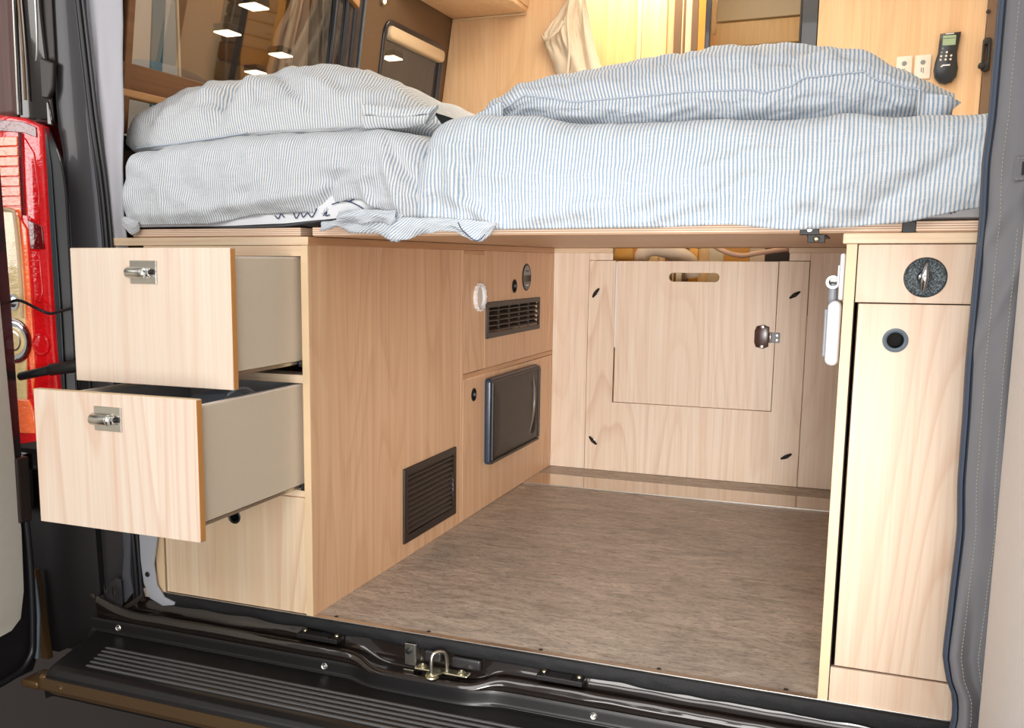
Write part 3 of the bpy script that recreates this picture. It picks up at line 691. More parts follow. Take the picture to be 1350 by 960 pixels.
# ================================================================== MATTRESSES AND SHEETS
LT = [(-.47, .978), (-.45, .985), (-.19, 1.000), (-.01, 1.004), (.157, 1.003), (.26, .992)]
LH = [(-.47, .850), (-.442, .842), (-.402, .826), (-.235, .826), (-.104, .845), (.003, .848), (.037, .843), (.067, .863), (.105, .872), (.122, .871), (.171, .850), (.187, .840), (.26, .826)]
RT = [(.25, .990), (.285, 1.010), (.376, 1.016), (.50, 1.004), (.644, .990), (.86, .985), (1.088, .980), (1.20, .981), (1.42, .985)]
RH = [(.23, .822), (.329, .817), (.404, .810), (.683, .811), (.822, .815), (.919, .805), (1.0, .809), (1.077, .814), (1.191, .836), (1.42, .85)]
def sheet(xa, xb, top, hem, re, yf, yb, seed, folds, step=.0055, skew=0):
    nu = int((xb-xa)/step); R = .045
    L1 = .75; nv_top = 40; nv_arc = 12; nv_fr = 34; NV = nv_top+nv_arc+nv_fr
    def f(u, v):
        x = xa+(xb-xa)*u; j = v*NV
        el = max(0, 1-(x-xa)/re[0]) if re[0] else 0; er = max(0, 1-(xb-x)/re[1]) if re[1] else 0; e = max(el, er)
        dr = (1-math.sqrt(max(0, 1-e*e)))
        zt = itp(x, top)-dr*.045; zh = itp(x, hem); y0 = yf+dr*.05
        if j <= nv_top:
            t = j/nv_top; y = yb+(y0+R-yb)*(1-(1-t)**1.6); z = zt; nrm = V((0, 0, 1)); k = .5
        elif j <= nv_top+nv_arc:
            a = (j-nv_top)/nv_arc*PI/2; y = y0+R-R*math.sin(a); z = zt-R+R*math.cos(a); nrm = V((0, -math.sin(a), math.cos(a))); k = .8
        else:
            t = (j-nv_top-nv_arc)/nv_fr; z = (zt-R)+(zh-zt+R)*t; y = y0-.012*math.sin(PI*t*.9)+.010*t*t; nrm = V((0, -1, 0)); k = 1
        w = .008*nz(x*6+seed, z*9, y*3)+.007*nz(x*15+z*9+seed, z*16-x*6, y*9)+.004*(1-abs(nz(x*11-z*16, z*20+x*5, seed+y*6))*2.5)+.0018*nz(x*60, z*24, seed)
        if j > nv_top+nv_arc: w += .0035*math.sin(x*150+3*nz(x*9, 0, seed))*max(0, t-.72)/.28*max(0, nz(x*7, 2, seed)+.4)
        for (fx, fz, ang, wd, ln, am) in folds:
            dx, dz = x-fx, z-fz; ca, sa = math.cos(ang), math.sin(ang); p = dx*ca+dz*sa; q = -dx*sa+dz*ca
            w += 2*am*math.exp(-(q/wd)**2)*math.exp(-(p/ln)**2)
        P = V((x, y, z))+nrm*w*k
        if skew and j > nv_top+nv_arc: P.x += skew(x, z)
        return P
    def uvf(u, v):
        x = xa+(xb-xa)*u; j = v*NV
        s = (j-nv_top)/nv_top*1.2 if j <= nv_top else (j-nv_top)*.0045
        return (x, s)
    return grid(f, nu, NV, uvf)
lm = thing('mattress', 'white mattress with navy lettering showing under the left hand sheet', 'mattress', (-.1, .9, .818))
def mat_core(x0, x1, lift, yf):
    bm = nb(); box(bm, x0, x1, yf, 1.84, .8195, .965, .03, 4); 
    return bm
def lb(x): return itp(x, [(-.45, .8195), (-.20, .8195), (-.06, .823), (.043, .830), (.161, .843), (.25, .852)])
def core_l(u, v):
    x = -.452+.69*u; t = v
    z = lb(x)+.003+.11*t; return (x, -.004+.01*t*t, z)
o = obj('mattress_core', grid(core_l, 60, 8), 'matt_white', lm); 
o = obj('underlay', grid(lambda u, v: (-.452+.69*u, -.003+.25*v*v+.002*v, lb(-.452+.69*u)-.001-.006*v+(.0065*(.5+.5*math.sin(u*9)) if v < .3 else 0)), 80, 8), 'matt_grey', lm); solidify(o, .004, 0)
obj('mattress_body', box(nb(), -.455, .245, .05, 1.85, .8195, .955, .03, 3), 'matt_white', lm)
bm = nb(); yl = -.0065
for pts in ([(-.072, .842), (-.064, .836), (-.058, .845), (-.050, .838)], [(-.028, .846), (-.022, .836), (-.012, .848), (-.006, .838), (.004, .846), (.013, .838), (.020, .8445), (.026, .855)],
            [(.040, .840), (.048, .848), (.046, .840), (.055, .842)], [(.060, .862), (.090, .868), (.118, .859), (.138, .846)], [(.096, .866), (.112, .872)]):
    tube(bm, [(x, yl, z) for x, z in pts], .0011, n=6)
obj('scribble_lettering', bm, 'navy', lm)
rm = thing('mattress', 'white mattress with navy scribble peeking out under the right hand sheet', 'mattress', (.8, .9, .818))
obj('mattress_body', box(nb(), .262, 1.42, .0, 1.85, .8195, .955, .03, 3), 'matt_white', rm)
bm = nb(); tube(bm, [(1.150, -.0015, .828), (1.156, -.0015, .838), (1.152, -.0015, .829), (1.160, -.0015, .840), (1.155, -.0015, .828), (1.163, -.0015, .838), (1.160, -.0015, .830), (1.167, -.0015, .836)], .0011, n=6)
obj('scribble_lettering', bm, 'navy', rm)

ls = tagp(obj('fitted_sheet', sheet(-.470, .262, LT, LH, (.05, .05), -.012, 1.85, 3.1,
    [(.20, .90, 1.9, .012, .09, .006), (.22, .93, 2.2, .010, .07, -.006), (-.33, .90, -.5, .02, .16, .005), (-.1, .87, .1, .012, .2, .005), (.06, .885, .9, .012, .05, -.006), (.15, .86, 2.0, .01, .05, .006)]), 'sheet_l'),
    'fine blue striped sheet pulled over the narrower left mattress', 'bed sheet', 'striped fitted sheets')
solidify(ls, .0015, -1)
def skr(x, z):
    e = max(0, 1-(x-.225)/.10); return -.030*e*((.99-z)/.16)
rs = tagp(obj('fitted_sheet', sheet(.252, 1.42, RT, RH, (.055, 0), -.020, 1.85, 8.3,
    [(.33, .90, 1.75, .012, .09, .007), (.37, .93, 1.3, .012, .06, -.006), (.30, .86, 1.5, .010, .05, -.006), (.38, .84, 2.6, .010, .06, .006), (.55, .84, .15, .015, .12, .005), (.80, .90, .35, .02, .16, .005), (.98, .88, .45, .02, .15, .006), (1.08, .86, .6, .018, .12, -.006), (.74, .84, .3, .012, .08, .004), (1.12, .92, .5, .02, .1, .005)], skew=skr), 'sheet'),
    'blue striped sheet pulled over the wide right mattress, corner bunched', 'bed sheet', 'striped fitted sheets')
solidify(rs, .0015, -1)
# loose bunched corner hanging below the join
def hang(xa, xb, top, bot, yb, amp, fr, seed):
    def f(u, v):
        x = xa+(xb-xa)*u; zt = itp(x, top); z0 = itp(x, bot)
        y = yb-.006*math.sin(PI*v)+amp*math.sin(fr*u+3*v+seed)*(.3+v)+.004*nz(x*30, v*3, seed)
        return (x+.01*v*math.sin(u*3), y, zt+(z0-zt)*v+.002*nz(x*40, v*4, seed))
    return grid(f, 90, 18, lambda u, v: ((xa+(xb-xa)*u)*.85+v*.055, v*.04-u*.02))
h1 = obj('loose_corner', hang(.045, .225, [(.045, .828), (.10, .832), (.16, .842), (.225, .842)], [(.045, .808), (.055, .812), (.075, .818), (.10, .806), (.15, .805), (.19, .792), (.208, .787), (.225, .797)], -.022, .004, 16, 1), 'sheet', rs); solidify(h1, .0012)
h2 = obj('loose_corner', hang(.20, .415, [(.20, .834), (.3, .832), (.415, .823)], [(.20, .788), (.23, .792), (.262, .803), (.30, .808), (.325, .806), (.342, .797), (.365, .789), (.378, .788), (.392, .797), (.415, .818)], -.030, .004, 22, 4), 'sheet', rs); solidify(h2, .0012)
h3 = obj('loose_corner', hang(.09, .215, [(.09, .846), (.15, .850), (.215, .846)], [(.09, .828), (.13, .822), (.165, .826), (.20, .820), (.215, .828)], -.034, .005, 14, 2), 'sheet', rs); solidify(h3, .0012)
obj('corner_hem', tube(nb(), [(.343, -.040, .823), (.352, -.040, .808), (.378, -.038, .789), (.395, -.038, .80)], .0009, n=6), 'navy', rs)
h4 = obj('loose_corner', hang(-.452, -.41, [(-.452, .845), (-.41, .835)], [(-.452, .823), (-.44, .806), (-.425, .812), (-.41, .826)], -.012, .002, 5, 2), 'sheet_l', ls); solidify(h4, .0012)

# ================================================================== PILLOWS
def pillow(name, label, seam, crest, ys, yc, yback, zbot, mat, seed, folds=(), contact=.06, uvrot=0.0, piping=True, bk=None):
    x0, x1 = seam[0][0], seam[-1][0]; NU = 150; NV = 64
    def ends(u): e = abs(2*u-1); return min(1, max(0, (1-e**5)))
    def f(u, v):
        x = x0+(x1-x0)*u; zs = itp(x, seam)
        cx = crest[0][0]+(crest[-1][0]-crest[0][0])*u
        zc = itp(cx, crest); k = ends(u); ysm = ys+(1-k)*.05; yb = yback-(1-k)*.06; yk = ysm+(yc-ysm)*1.0
        zbk = zbot(x)+.01
        a = v*2*PI
        if v <= .28:      # seam -> crest
            t = v/.28; y = ysm+(yk-ysm)*(1-math.cos(t*PI/2)); z = zs+(zc-zs)*math.sin(t*PI/2)**.9; xx = x+(cx-x)*t; nrm = V((0, -.6, .8)); ww = math.sin(t*PI)**.5 if t > 0 else 0
        elif v <= .56:    # crest -> back
            t = (v-.28)/.28; y = yk+(yb-yk)*t; z = zc+(zbk-zc)*(1-math.cos(t*PI/2)); xx = cx+(x-cx)*t; nrm = V((0, .3, .9)); ww = .7
        elif v <= .76:    # under side back -> contact
            t = (v-.56)/.20; y = yb+(ysm+contact-yb)*t; z = zbk-.012*math.sin(t*PI/2); xx = x; nrm = V((0, 0, -1)); ww = 0
            z = max(z, zbot(x)) if k > .2 else z
        else:             # contact -> seam (the visible lower half)
            t = (v-.76)/.24; y = ysm+contact*(1-t)-.018*math.sin(PI*t)*k; z0 = zbot(x)-.001; z = z0+(zs-z0)*(t**1.05); xx = x; nrm = V((0, -1, -.2)); ww = math.sin(PI*t)*.8
        w = .008*nz(x*7+seed, v*9, 1)+.009*nz(x*15+v*12, v*20-x*8, seed)+.005*(1-abs(nz(x*12-v*14, v*18+x*6, seed))*2.5)+.002*nz(x*60, v*40, seed)
        for (fu, fv, ang, wd, ln, am) in folds:
            p = (u-fu)*math.cos(ang)+(v-fv)*math.sin(ang); q = -(u-fu)*math.sin(ang)+(v-fv)*math.cos(ang)
            w += am*math.exp(-(q/wd)**2-(p/ln)**2)
        P = V((xx, y, z))+nrm*w*ww*(.25+.75*k); P.x = max(P.x, wx(P.z)+.022)
        return P
    def uvf(u, v):
        x = x0+(x1-x0)*u; s = v*.9
        return (x*math.cos(uvrot)+s*math.sin(uvrot), -x*math.sin(uvrot)+s*math.cos(uvrot))
    bm = grid(f, NU, NV, uvf)
    bmesh.ops.remove_doubles(bm, verts=bm.verts[:], dist=1e-5)
    o = tagp(obj(name, bm, mat), label, 'pillow')
    if piping:
        pp = []
        for i in range(0, 121):
            u = .005+.99*i/120; p = f(u, 0); pp.append((p.x, p.y-.002, p.z+.0008*math.sin(i*2.1)))
        obj('seam_piping', tube(nb(), pp, .0012, n=6, k=0), 'piping', o)
    return o, f
zr = lambda x: itp(x, RT)-.004
zl = lambda x: itp(x, LT)-.003
RS = [(.335, 1.022), (.38, 1.043), (.425, 1.062), (.463, 1.056), (.528, 1.043), (.654, 1.046), (.735, 1.048), (.837, 1.046), (.859, 1.039), (.905, 1.048), (.923, 1.060), (1.017, 1.064), (1.035, 1.050), (1.087, 1.036), (1.155, 1.012)]
RC = [(.272, 1.052), (.312, 1.080), (.378, 1.102), (.474, 1.120), (.642, 1.138), (.743, 1.149), (.84, 1.149), (.948, 1.133), (1.026, 1.110), (1.078, 1.082), (1.11, 1.062), (1.16, 1.040)]
pr, pf = pillow('pillow', 'plump blue striped pillow with piped seam on the right mattress', RS, RC, .075, .27, .50, zr, 'pillow', 5.2,
    [(.70, .10, 1.2, .02, .10, -.007), (.86, .9, 1.0, .02, .10, -.008), (.92, .88, 1.9, .015, .08, .009), (.12, .92, 1.3, .02, .09, -.007), (.35, .13, .5, .02, .12, .005), (.64, .92, .7, .02, .1, .004)])
LS = [(-.52, 1.000), (-.45, 1.001), (-.357, 1.002), (-.30, 1.006), (-.248, 1.010), (-.20, 1.014), (-.143, 1.020), (-.042, 1.018), (.047, 1.020), (.13, 1.020), (.199, 1.030), (.248, 1.020)]
LC = [(-.66, 1.052), (-.578, 1.102), (-.464, 1.145), (-.357, 1.156), (-.273, 1.157), (-.232, 1.161), (-.152, 1.174), (-.075, 1.174), (.019, 1.156), (.093, 1.128), (.146, 1.088), (.178, 1.062)]
pl, lf = pillow('pillow', 'big rumpled striped pillow with open end on the left mattress', LS, LC, .055, .25, .50, zl, 'pillow_l', 2.2,
    [(.42, .14, 1.09, .020, .13, -.026), (.48, .13, 1.09, .03, .12, .012), (.33, .12, 1.2, .03, .10, .010), (.62, .10, 2.2, .02, .12, -.012), (.16, .12, 1.0, .02, .10, -.010), (.52, .05, .2, .02, .1, .006), (.70, .10, 2.4, .03, .2, .007), (.85, .06, .3, .02, .12, -.008), (.22, .95, .2, .02, .1, .006)], piping=False, uvrot=-.18)
# open pillowcase end on the left pillow
def flapf(u, v):
    x = .110+.145*u; zc = itp(x, [(.11, 1.012), (.20, 1.008), (.255, 1.012)]); hgt = itp(x, [(.11, .044), (.20, .036), (.25, .034)])
    a = v*PI*2; return (x+.012*math.sin(a)*u, .035-.012*math.cos(a)*(.4+.6*math.sin(u*2))+.006*u, zc+.5*hgt+.5*hgt*math.sin(a)+.004*nz(u*4, v*5, 3))
fl = obj('pillowcase_opening', grid(flapf, 40, 32, lambda u, v: (u*.12+v*.02, v*.09)), 'pillow_l', pl); solidify(fl, .0015)
seamp = [tuple(lf(u/60, 0)-V((0, .003, 0))) for u in range(2, 28)]
obj('seam_ruffle', tube(nb(), seamp, .0018, n=6, k=0), 'piping', pl)
# right pillow corner tab
def tabf(u, v):
    x = 1.10+.062*u; zt = 1.030-.022*u; zb = itp(x, [(1.10, .985), (1.135, .982), (1.162, 1.006)])
    return (x, .072+.014*math.sin(u*7)*(1-v)+.012*v, zt+(zb-zt)*v)
o = obj('corner_tab', grid(tabf, 24, 14, lambda u, v: (u*.06, v*.04)), 'pillow', pr); solidify(o, .0015)
def tabl(u, v):
    x = .315+.075*u; zt = itp(x, [(.315, 1.018), (.35, 1.034), (.39, 1.050)]); zb = itp(x, [(.315, 1.014), (.35, 1.016), (.37, 1.000), (.39, 1.016)])
    return (x, .062+.008*math.sin(u*9)*v, zt+(zb-zt)*v)
o = obj('corner_tab', grid(tabl, 24, 10, lambda u, v: (u*.075, v*.03)), 'pillow', pr); solidify(o, .0015)
# folded duvet behind the left pillow
def duv(u, v):
    x = -.46+.68*u
    zt = itp(x, [(-.46, 1.16), (-.269, 1.225), (-.158, 1.222), (-.073, 1.198), (.011, 1.155), (.114, 1.110), (.20, 1.062), (.22, 1.01)])
    if v < .5: t = v/.5; y = .50+.16*(1-math.cos(t*PI/2)); z = .995+(zt-.995)*math.sin(t*PI/2)
    else: t = (v-.5)/.5; y = .66+.9*t; z = zt+(1.0-zt)*t**1.3
    return (x, y, z+.010*nz(x*6, y*6, 4)+.006*nz(x*22, y*9, 1))
dv = tagp(obj('duvet', grid(duv, 80, 60, lambda u, v: (u*.68+v*.4, v*.9)), 'pillow_l'), 'folded striped duvet heaped behind the left pillow', 'duvet')
solidify(dv, .004, -1)

# ================================================================== VAN BODY
van = thing('van_body', 'dark bronze van rear body with sill, step bumper and open doors', 'van', (.3, -.1, -.3))
# foam edge and painted sill
fm = obj('foam_edge', grid(lambda u, v: (-.43+1.9*u, -.004-.003*math.sin(PI*v)+.002*nz(u*60, v*2, 0), -.0015-(.022+.012*u+.004*nz(u*25, 1, 2)+.006*max(0, nz(u*14, 4, 4)))*v), 260, 6), 'foam', van)
solidify(fm, .002)
def rec(x):  # recess around the lock striker
    a = 1/(1+math.exp(-(x-.145)/.014)); b = 1/(1+math.exp((x-.405)/.014)); return a*b
def sillf(u, v):
    x = -.56+2.05*u; r = rec(x)
    P = [(.004, -.020), (-.001, -.040-.020*r), (-.010+.006*r, -.049-.026*r), (-.020-.010*r, -.050-.028*r), (-.027-.018*r, -.046-.022*r), (-.033-.024*r, -.047-.018*r), (-.038-.026*r, -.054-.018*r), (-.040-.026*r, -.066-.012*r), (-.034-.026*r, -.10)]
    s = v*(len(P)-1); i = min(int(s), len(P)-2); t = s-i; p0 = P[max(i-1, 0)]; p1 = P[i]; p2 = P[i+1]; p3 = P[min(i+2, len(P)-1)]
    c = lambda k: .5*(2*p1[k]+(p2[k]-p0[k])*t+(2*p0[k]-5*p1[k]+4*p2[k]-p3[k])*t*t+(3*p1[k]-p0[k]-3*p2[k]+p3[k])*t**3)
    e = max(0, (-.44-x)/.1)
    return (x, c(0)+.0008*nz(x*20, v*5, 0), c(1)+.0006*nz(x*16, v*6, 3)+.018*e*e)
sl = obj('door_sill', grid(sillf, 420, 48), 'paint', van)
def duct(x0, x1, nm):
    r = obj('buffer_plate', B(x0, x1, -.036, -.002, -.038, -.028, .0015), 'jamb', van)
    obj('plate_recess', B(x0+.020, x1-.022, -.0372, -.012, -.0276, -.0262, .0006), 'paint_dk', r)
    obj('plate_rim', B(x0+.016, x0+.020, -.036, -.004, -.028, -.0252, .0005), 'jamb', r)
    for x in (x0+.010, x1-.011):
        obj('plate_screw', lathe(nb(), (x, -.014, -.028), (x, -.014, .1), [(0, .0055), (.0022, .005), (.0034, .003), (.0026, .0015), (.0026, 0)], 18), 'zinc', r, True)
duct(-.022, .075, 0); duct(.508, .598, 1)
# striker
st = obj('lock_striker', box(nb(), .252, .366, -.036, -.012, -.062, -.057, .002), 'zinc', van, label='yellow zinc steel lock striker')
obj('striker_foot', lathe(nb(), (.298, -.052, -.063), (.298, -.052, .1), [(0, 0), (0, .014), (.003, .013), (.005, .008), (.008, .006), (.008, 0)], 24), 'zinc', st, True)
obj('striker_foot', plate([(.286, -.05), (.292, -.060), (.304, -.060), (.325, -.026), (.316, -.016), (.300, -.022)], [], .004, FZ(-.056), .001), 'zinc', st)
obj('striker_loop', tube(nb(), [(.297, -.052, -.058), (.2965, -.051, -.035), (.298, -.048, -.020), (.304, -.042, -.0145), (.313, -.034, -.0155), (.319, -.028, -.024), (.320, -.026, -.045), (.320, -.026, -.057)], .0037, n=14), 'chrome', st, True)
for x in (.266, .350):
    obj('striker_bolt', lathe(nb(), (x, -.024, -.057), (x, -.024, .1), [(0, .009), (.0015, .009), (.003, .007), (.005, .0055), (.0045, .003), (.002, .002), (.002, 0)], 20), 'zinc', st, True)
bk = obj('striker_bracket', box(nb(), .224, .246, -.020, -.017, -.061, -.016, .0008), 'chrome', st)
obj('bracket_wing', box(nb(), .246, .249, -.020, .0, -.061, -.016, .0008), 'chrome', bk)
obj('bracket_lower', box(nb(), .226, .248, -.032, -.029, -.082, -.066, .0008), 'chrome', bk)
obj('bracket_button', cyl(nb(), (.234, -.020, -.030), (.234, -.027, -.030), .0065, bev=.002), 'black', bk, True)
# recess wall behind the striker (pressed shapes)
obj('recess_pressing', box(nb(), .262, .300, -.010, .0, -.052, -.028, .005, 4), 'pillar', sl, True)
obj('recess_pressing', box(nb(), .322, .385, -.010, .0, -.056, -.032, .005, 4), 'pillar', sl, True)
# bumper step
bx0, bx1 = -.50, 1.48
def stepf(u, v):
    P = [(-.042, -.071), (-.0435, -.076), (-.046, -.097), (-.050, -.1015), (-.090, -.103), (-.150, -.1035), (-.205, -.1035), (-.226, -.105), (-.240, -.110), (-.248, -.119), (-.252, -.133), (-.254, -.150), (-.25, -.165)]
    s = v*(len(P)-1); i = min(int(s), len(P)-2); t = s-i
    y = P[i][0]+(P[i+1][0]-P[i][0])*t; z = P[i][1]+(P[i+1][1]-P[i][1])*t
    xl = -.575+max(0, (-y-.03))*.28
    x = xl+(1.48-xl)*u; r = rec(x)
    y -= .027*r*max(0, 1-(-y-.04)/.035) if y > -.075 else 0
    ed = max(0, 1-(x-xl)/.03)
    return (x, y, z-(.010*ed**2 if -y > .06 else 0))
bpn = obj('bumper_step', grid(stepf, 420, 60), 'bumper', van, label='black moulded bumper step with raised ribs')
for i in range(6):
    y = -.116-.0185*i; xs = -.47+.006*i
    obj('tread_rib', lathe(nb(), (xs, y, -.1035), (1.48, y, -.1035), [(0, 0), (.004, .0026), (.012, .0038), (1.9, .0038), (1.95, 0)], 12), 'rib', bpn, True)
obj('step_edge_line', tube(nb(), [(-.555, -.050, -.0975), (-.1, -.050, -.0985), (1.4, -.050, -.0985)], .0022, n=8, k=1), 'bumper', bpn, True)
obj('bumper_face', xprism(nb(), [(-.2535, -.128), (-.2560, -.150), (-.250, -.163), (-.20, -.170), (-.20, -.128)], -.515, 1.48), 'bumper_face', van)
for x in (-.492, .050, .624):
    s_ = obj('bumper_screw', lathe(nb(), (x, -.0435, -.086), (x, -.0535, -.0845), [(0, .0075), (.002, .0075), (.0032, .006), (.002, .004), (.002, .0022), (.0045, .0015), (.0045, 0)], 24), 'screw', bpn, True)
for x in (-.468, .036):
    s_ = obj('bumper_plug', lathe(nb(), (x, -.252, -.143), (x, -.262, -.143), [(0, .0095), (.0026, .0095), (.0036, .0075), (.0022, .0068), (.0022, 0)], 24), 'bumper_face', van, True)
    obj('plug_centre', lathe(nb(), (x, -.2535, -.143), (x, -.262, -.143), [(0, .005), (.002, .005), (.003, .003), (.003, 0)], 6), 'bronze' if x < 0 else 'black', s_, False)
# bumper corner, jamb cladding and rear pillar
obj('bumper_corner', plate([(-.742, .02), (-.737, .02), (-.712, -.20), (-.735, -.20)], [], .02, FY(-.045), .003), 'bronze', van, True)
obj('bumper_corner_cap', box(nb(), -.536, -.512, -.250, -.20, -.162, -.125, .008, 3), 'bronze', van, True)
obj('corner_tip', box(nb(), -.628, -.578, -.21, -.14, -.186, -.168, .006, 3), 'bronze', van, True)
def jambf(u, v):
    z = -.125+.33*v; xl = -.690-.05*v; xr = -.50
    return (xl+(xr-xl)*u, -.028+.045*u**3+.0*v, z)
obj('jamb_cladding', plate([(-.80, .26), (-.575, .26), (-.565, -.05), (-.56, -.115), (-.705, -.19), (-.80, -.19)], [], .03, FY(-.018), .004), 'jamb', van, True)
obj('cladding_plug', lathe(nb(), (-.588, -.018, -.033), (-.588, -.03, -.033), [(0, .009), (.002, .009), (.0035, .006), (.004, 0)], 20), 'vent', van, True)
# pillar sections as lofted vertical strips
def strip(name, cols, mat, parent=van, yfun=None, n=40, m=10):
    """cols: list of (z, x0, x1, y0, y1); a vertical strip bowed outward"""
    def f(u, v):
        z = cols[0][0]+(cols[-1][0]-cols[0][0])*v
        g = lambda k: itp(z, [(c[0], c[k]) for c in cols])
        x0, x1, y0, y1 = g(1), g(2), g(3), g(4)
        b = yfun(u) if yfun else 0
        return (x0+(x1-x0)*u, y0+(y1-y0)*u-b, z)
    o = obj(name, grid(f, m, n), mat, parent); solidify(o, .002, 0); return o
strip('pillar_face', [(-.10, -.625, -.50, .004, .012), (.13, -.625, -.50, .004, .012), (.78, -.624, -.545, .004, .012), (.99, -.628, -.553, .004, .014), (1.06, -.640, -.556, .004, .014), (1.35, -.640, -.566, .004, .014), (1.8, -.640, -.58, .004, .014)], 'pillar', yfun=lambda u: .006*math.sin(PI*u))
strip('pillar_return', [(-.05, -.500, -.462, .008, .05), (.13, -.502, -.466, .008, .05), (.78, -.547, -.520, .006, .03), (.99, -.556, -.528, .006, .03), (1.06, -.560, -.535, .006, .03), (1.35, -.572, -.552, .006, .03), (1.8, -.60, -.58, .006, .03)], 'pillar_l', yfun=lambda u: .004*math.sin(PI*u))
obj('pillar_crease', tube(nb(), [(-.622, -.002, -.04), (-.618, -.002, .13), (-.619, -.002, .79), (-.621, -.003, .92), (-.634, -.004, .985), (-.66, -.004, 1.035)], .0035, n=8), 'paint_dk', van, True)
obj('pillar_crease', tube(nb(), [(-.560, .0, -.05), (-.572, -.002, .02), (-.577, -.002, .13), (-.580, -.002, .5)], .003, n=8), 'pillar', van, True)
for dx, r, m in ((0, .0065, 'seal'), (.0125, .0045, 'pillar'), (-.010, .0035, 'seal')):
    obj('door_seal', tube(nb(), [(-.470+dx, .0, -.03), (-.474+dx, -.003, .13), (-.498+dx, -.006, .55), (-.507+dx, -.006, .78), (-.516+dx, -.006, .92), (-.533+dx, -.006, 1.066), (-.546+dx, -.006, 1.21), (-.555+dx, -.006, 1.31), (-.60+dx, -.006, 1.8)], r, n=12), m, van, True)
# hinge area
hg = obj('hinge_cover', plate([(-.676, 1.185), (-.660, 1.192), (-.625, 1.178), (-.632, 1.125), (-.645, 1.103), (-.688, 1.108)], [], .014, FY(-.016), .004), 'vent', van)
obj('hinge_base', plate([(-.692, 1.104), (-.648, 1.098), (-.640, 1.045), (-.690, 1.055)], [], .010, FY(-.012), .003), 'paint', hg)
obj('hinge_arm', tube(nb(), [(-.690, -.012, 1.11), (-.688, -.016, 1.16), (-.668, -.018, 1.20), (-.664, -.018, 1.34), (-.665, -.018, 1.6)], .0028, n=8), 'chrome', hg, True)
strip('hinge_channel', [(1.18, -.664, -.632, -.006, -.002), (1.30, -.664, -.632, -.006, -.002), (1.8, -.66, -.63, -.006, -.002)], 'vent')
strip('corner_paint', [(1.048, -.722, -.640, -.028, -.004), (1.3, -.716, -.655, -.028, -.010), (1.8, -.70, -.650, -.028, -.010)], 'paint', yfun=lambda u: .006*math.sin(PI*u))
obj('corner_glint', tube(nb(), [(-.716, -.034, 1.07), (-.7135, -.034, 1.2), (-.711, -.034, 1.33), (-.70, -.034, 1.7)], .0028, n=8), 'alu', van, True)
obj('corner_highlight', tube(nb(), [(-.690, -.036, 1.10), (-.690, -.036, 1.2), (-.694, -.036, 1.32)], .0035, n=8), 'bronze', van, True)  # golden highlight of the glossy paint modelled as a bronze strip
strip('quarter_panel', [(1.065, -.95, -.722, -.020, -.030), (1.8, -.95, -.705, -.020, -.030)], 'wine')
obj('body_shell', B(-.95, -.622, .03, .05, -.2, 1.9), 'paint_dk', van)
obj('side_skin', B(-.70, -.68, .05, 2.0, -.30, .9), 'paint', van)
# black tail light recess
strip('light_recess', [(.30, -.655, -.615, -.020, .004), (.60, -.655, -.612, -.020, .004), (.86, -.655, -.615, -.020, .004), (.96, -.655, -.623, -.020, .002), (1.04, -.655, -.650, -.020, -.01)], 'seal')
strip('light_recess', [(.26, -.662, -.636, -.026, -.022), (.60, -.660, -.634, -.026, -.022), (.95, -.655, -.640, -.026, -.022), (1.04, -.652, -.648, -.026, -.022)], 'tl_house')
# tail light
tl = obj('tail_light', plate([(-.86, 1.085), (-.70, 1.064), (-.650, 1.043), (-.650, .80), (-.648, .55), (-.642, .45), (-.650, .345), (-.86, .30)], [], .03, FY(-.036), .008), 'red', van, True, label='tall red tail light with orange and clear sections')
obj('lamp_top_band', plate([(-.85, 1.070), (-.70, 1.054), (-.662, 1.040), (-.662, 1.018), (-.70, 1.030), (-.85, 1.045)], [], .004, FY(-.039), .001), 'darkred', tl)
for i in range(8):
    z = 1.022-.022*i
    obj('orange_segment', plate([(-.84, z-.019+.002), (-.7195, z-.019), (-.7185, z), (-.84, z+.004)], [], .004, FY(-.040), .0012), 'orange', tl)
bm = nb(); tube(bm, [(-.708, -.040, 1.03), (-.711, -.040, .95), (-.712, -.040, .85)], .0045, n=8); obj('segment_divider', bm, 'darkred', tl, True)
obj('red_facet', plate([(-.698, 1.02), (-.672, .985), (-.664, .90), (-.668, .83), (-.700, .85)], [], .004, FY(-.0395), .0015), 'red', tl)
obj('red_facet', plate([(-.700, .84), (-.660, .825), (-.657, .775), (-.697, .775)], [], .005, FY(-.0405), .0015), 'darkred', tl)
obj('red_facet', plate([(-.695, .770), (-.672, .770), (-.668, .68), (-.675, .655), (-.694, .66)], [], .005, FY(-.0405), .002), 'red', tl)
cl = obj('clear_lamp', plate([(-.84, .868), (-.742, .862), (-.728, .845), (-.722, .70), (-.724, .60), (-.735, .43), (-.84, .43)], [], .006, FY(-.042), .002), 'clear', tl, True)
obj('lamp_frame', tube(nb(), [(-.84, -.048, .868), (-.745, -.048, .862), (-.730, -.048, .840), (-.724, -.048, .70), (-.726, -.048, .62)], .004, n=8), 'silver', cl, True)
obj('orange_strip', plate([(-.7205, .84), (-.706, .82), (-.704, .50), (-.716, .44), (-.722, .60)], [], .005, FY(-.0415), .0015), 'orange', tl)
for r, m in ((.052, 'darkred'), (.046, 'chrome_b'), (.034, 'clear'), (.024, 'chrome')):
    obj('lamp_bowl', lathe(nb(), (-.758, -.043-.001*(r < .05), .566), (-.758, -.2, .566), [(0, 0), (0, r), (.0035, r-.001), (.0045, r-.004), (.002, r-.006), (.002+.002*(r < .04), 0)], 36), m, cl, True)
obj('lamp_bowl', lathe(nb(), (-.756, -.043, .655), (-.756, -.2, .655), [(0, 0), (0, .020), (.003, .019), (.003, .014), (.001, .012), (.004, 0)], 30), 'chrome_b', cl, True)
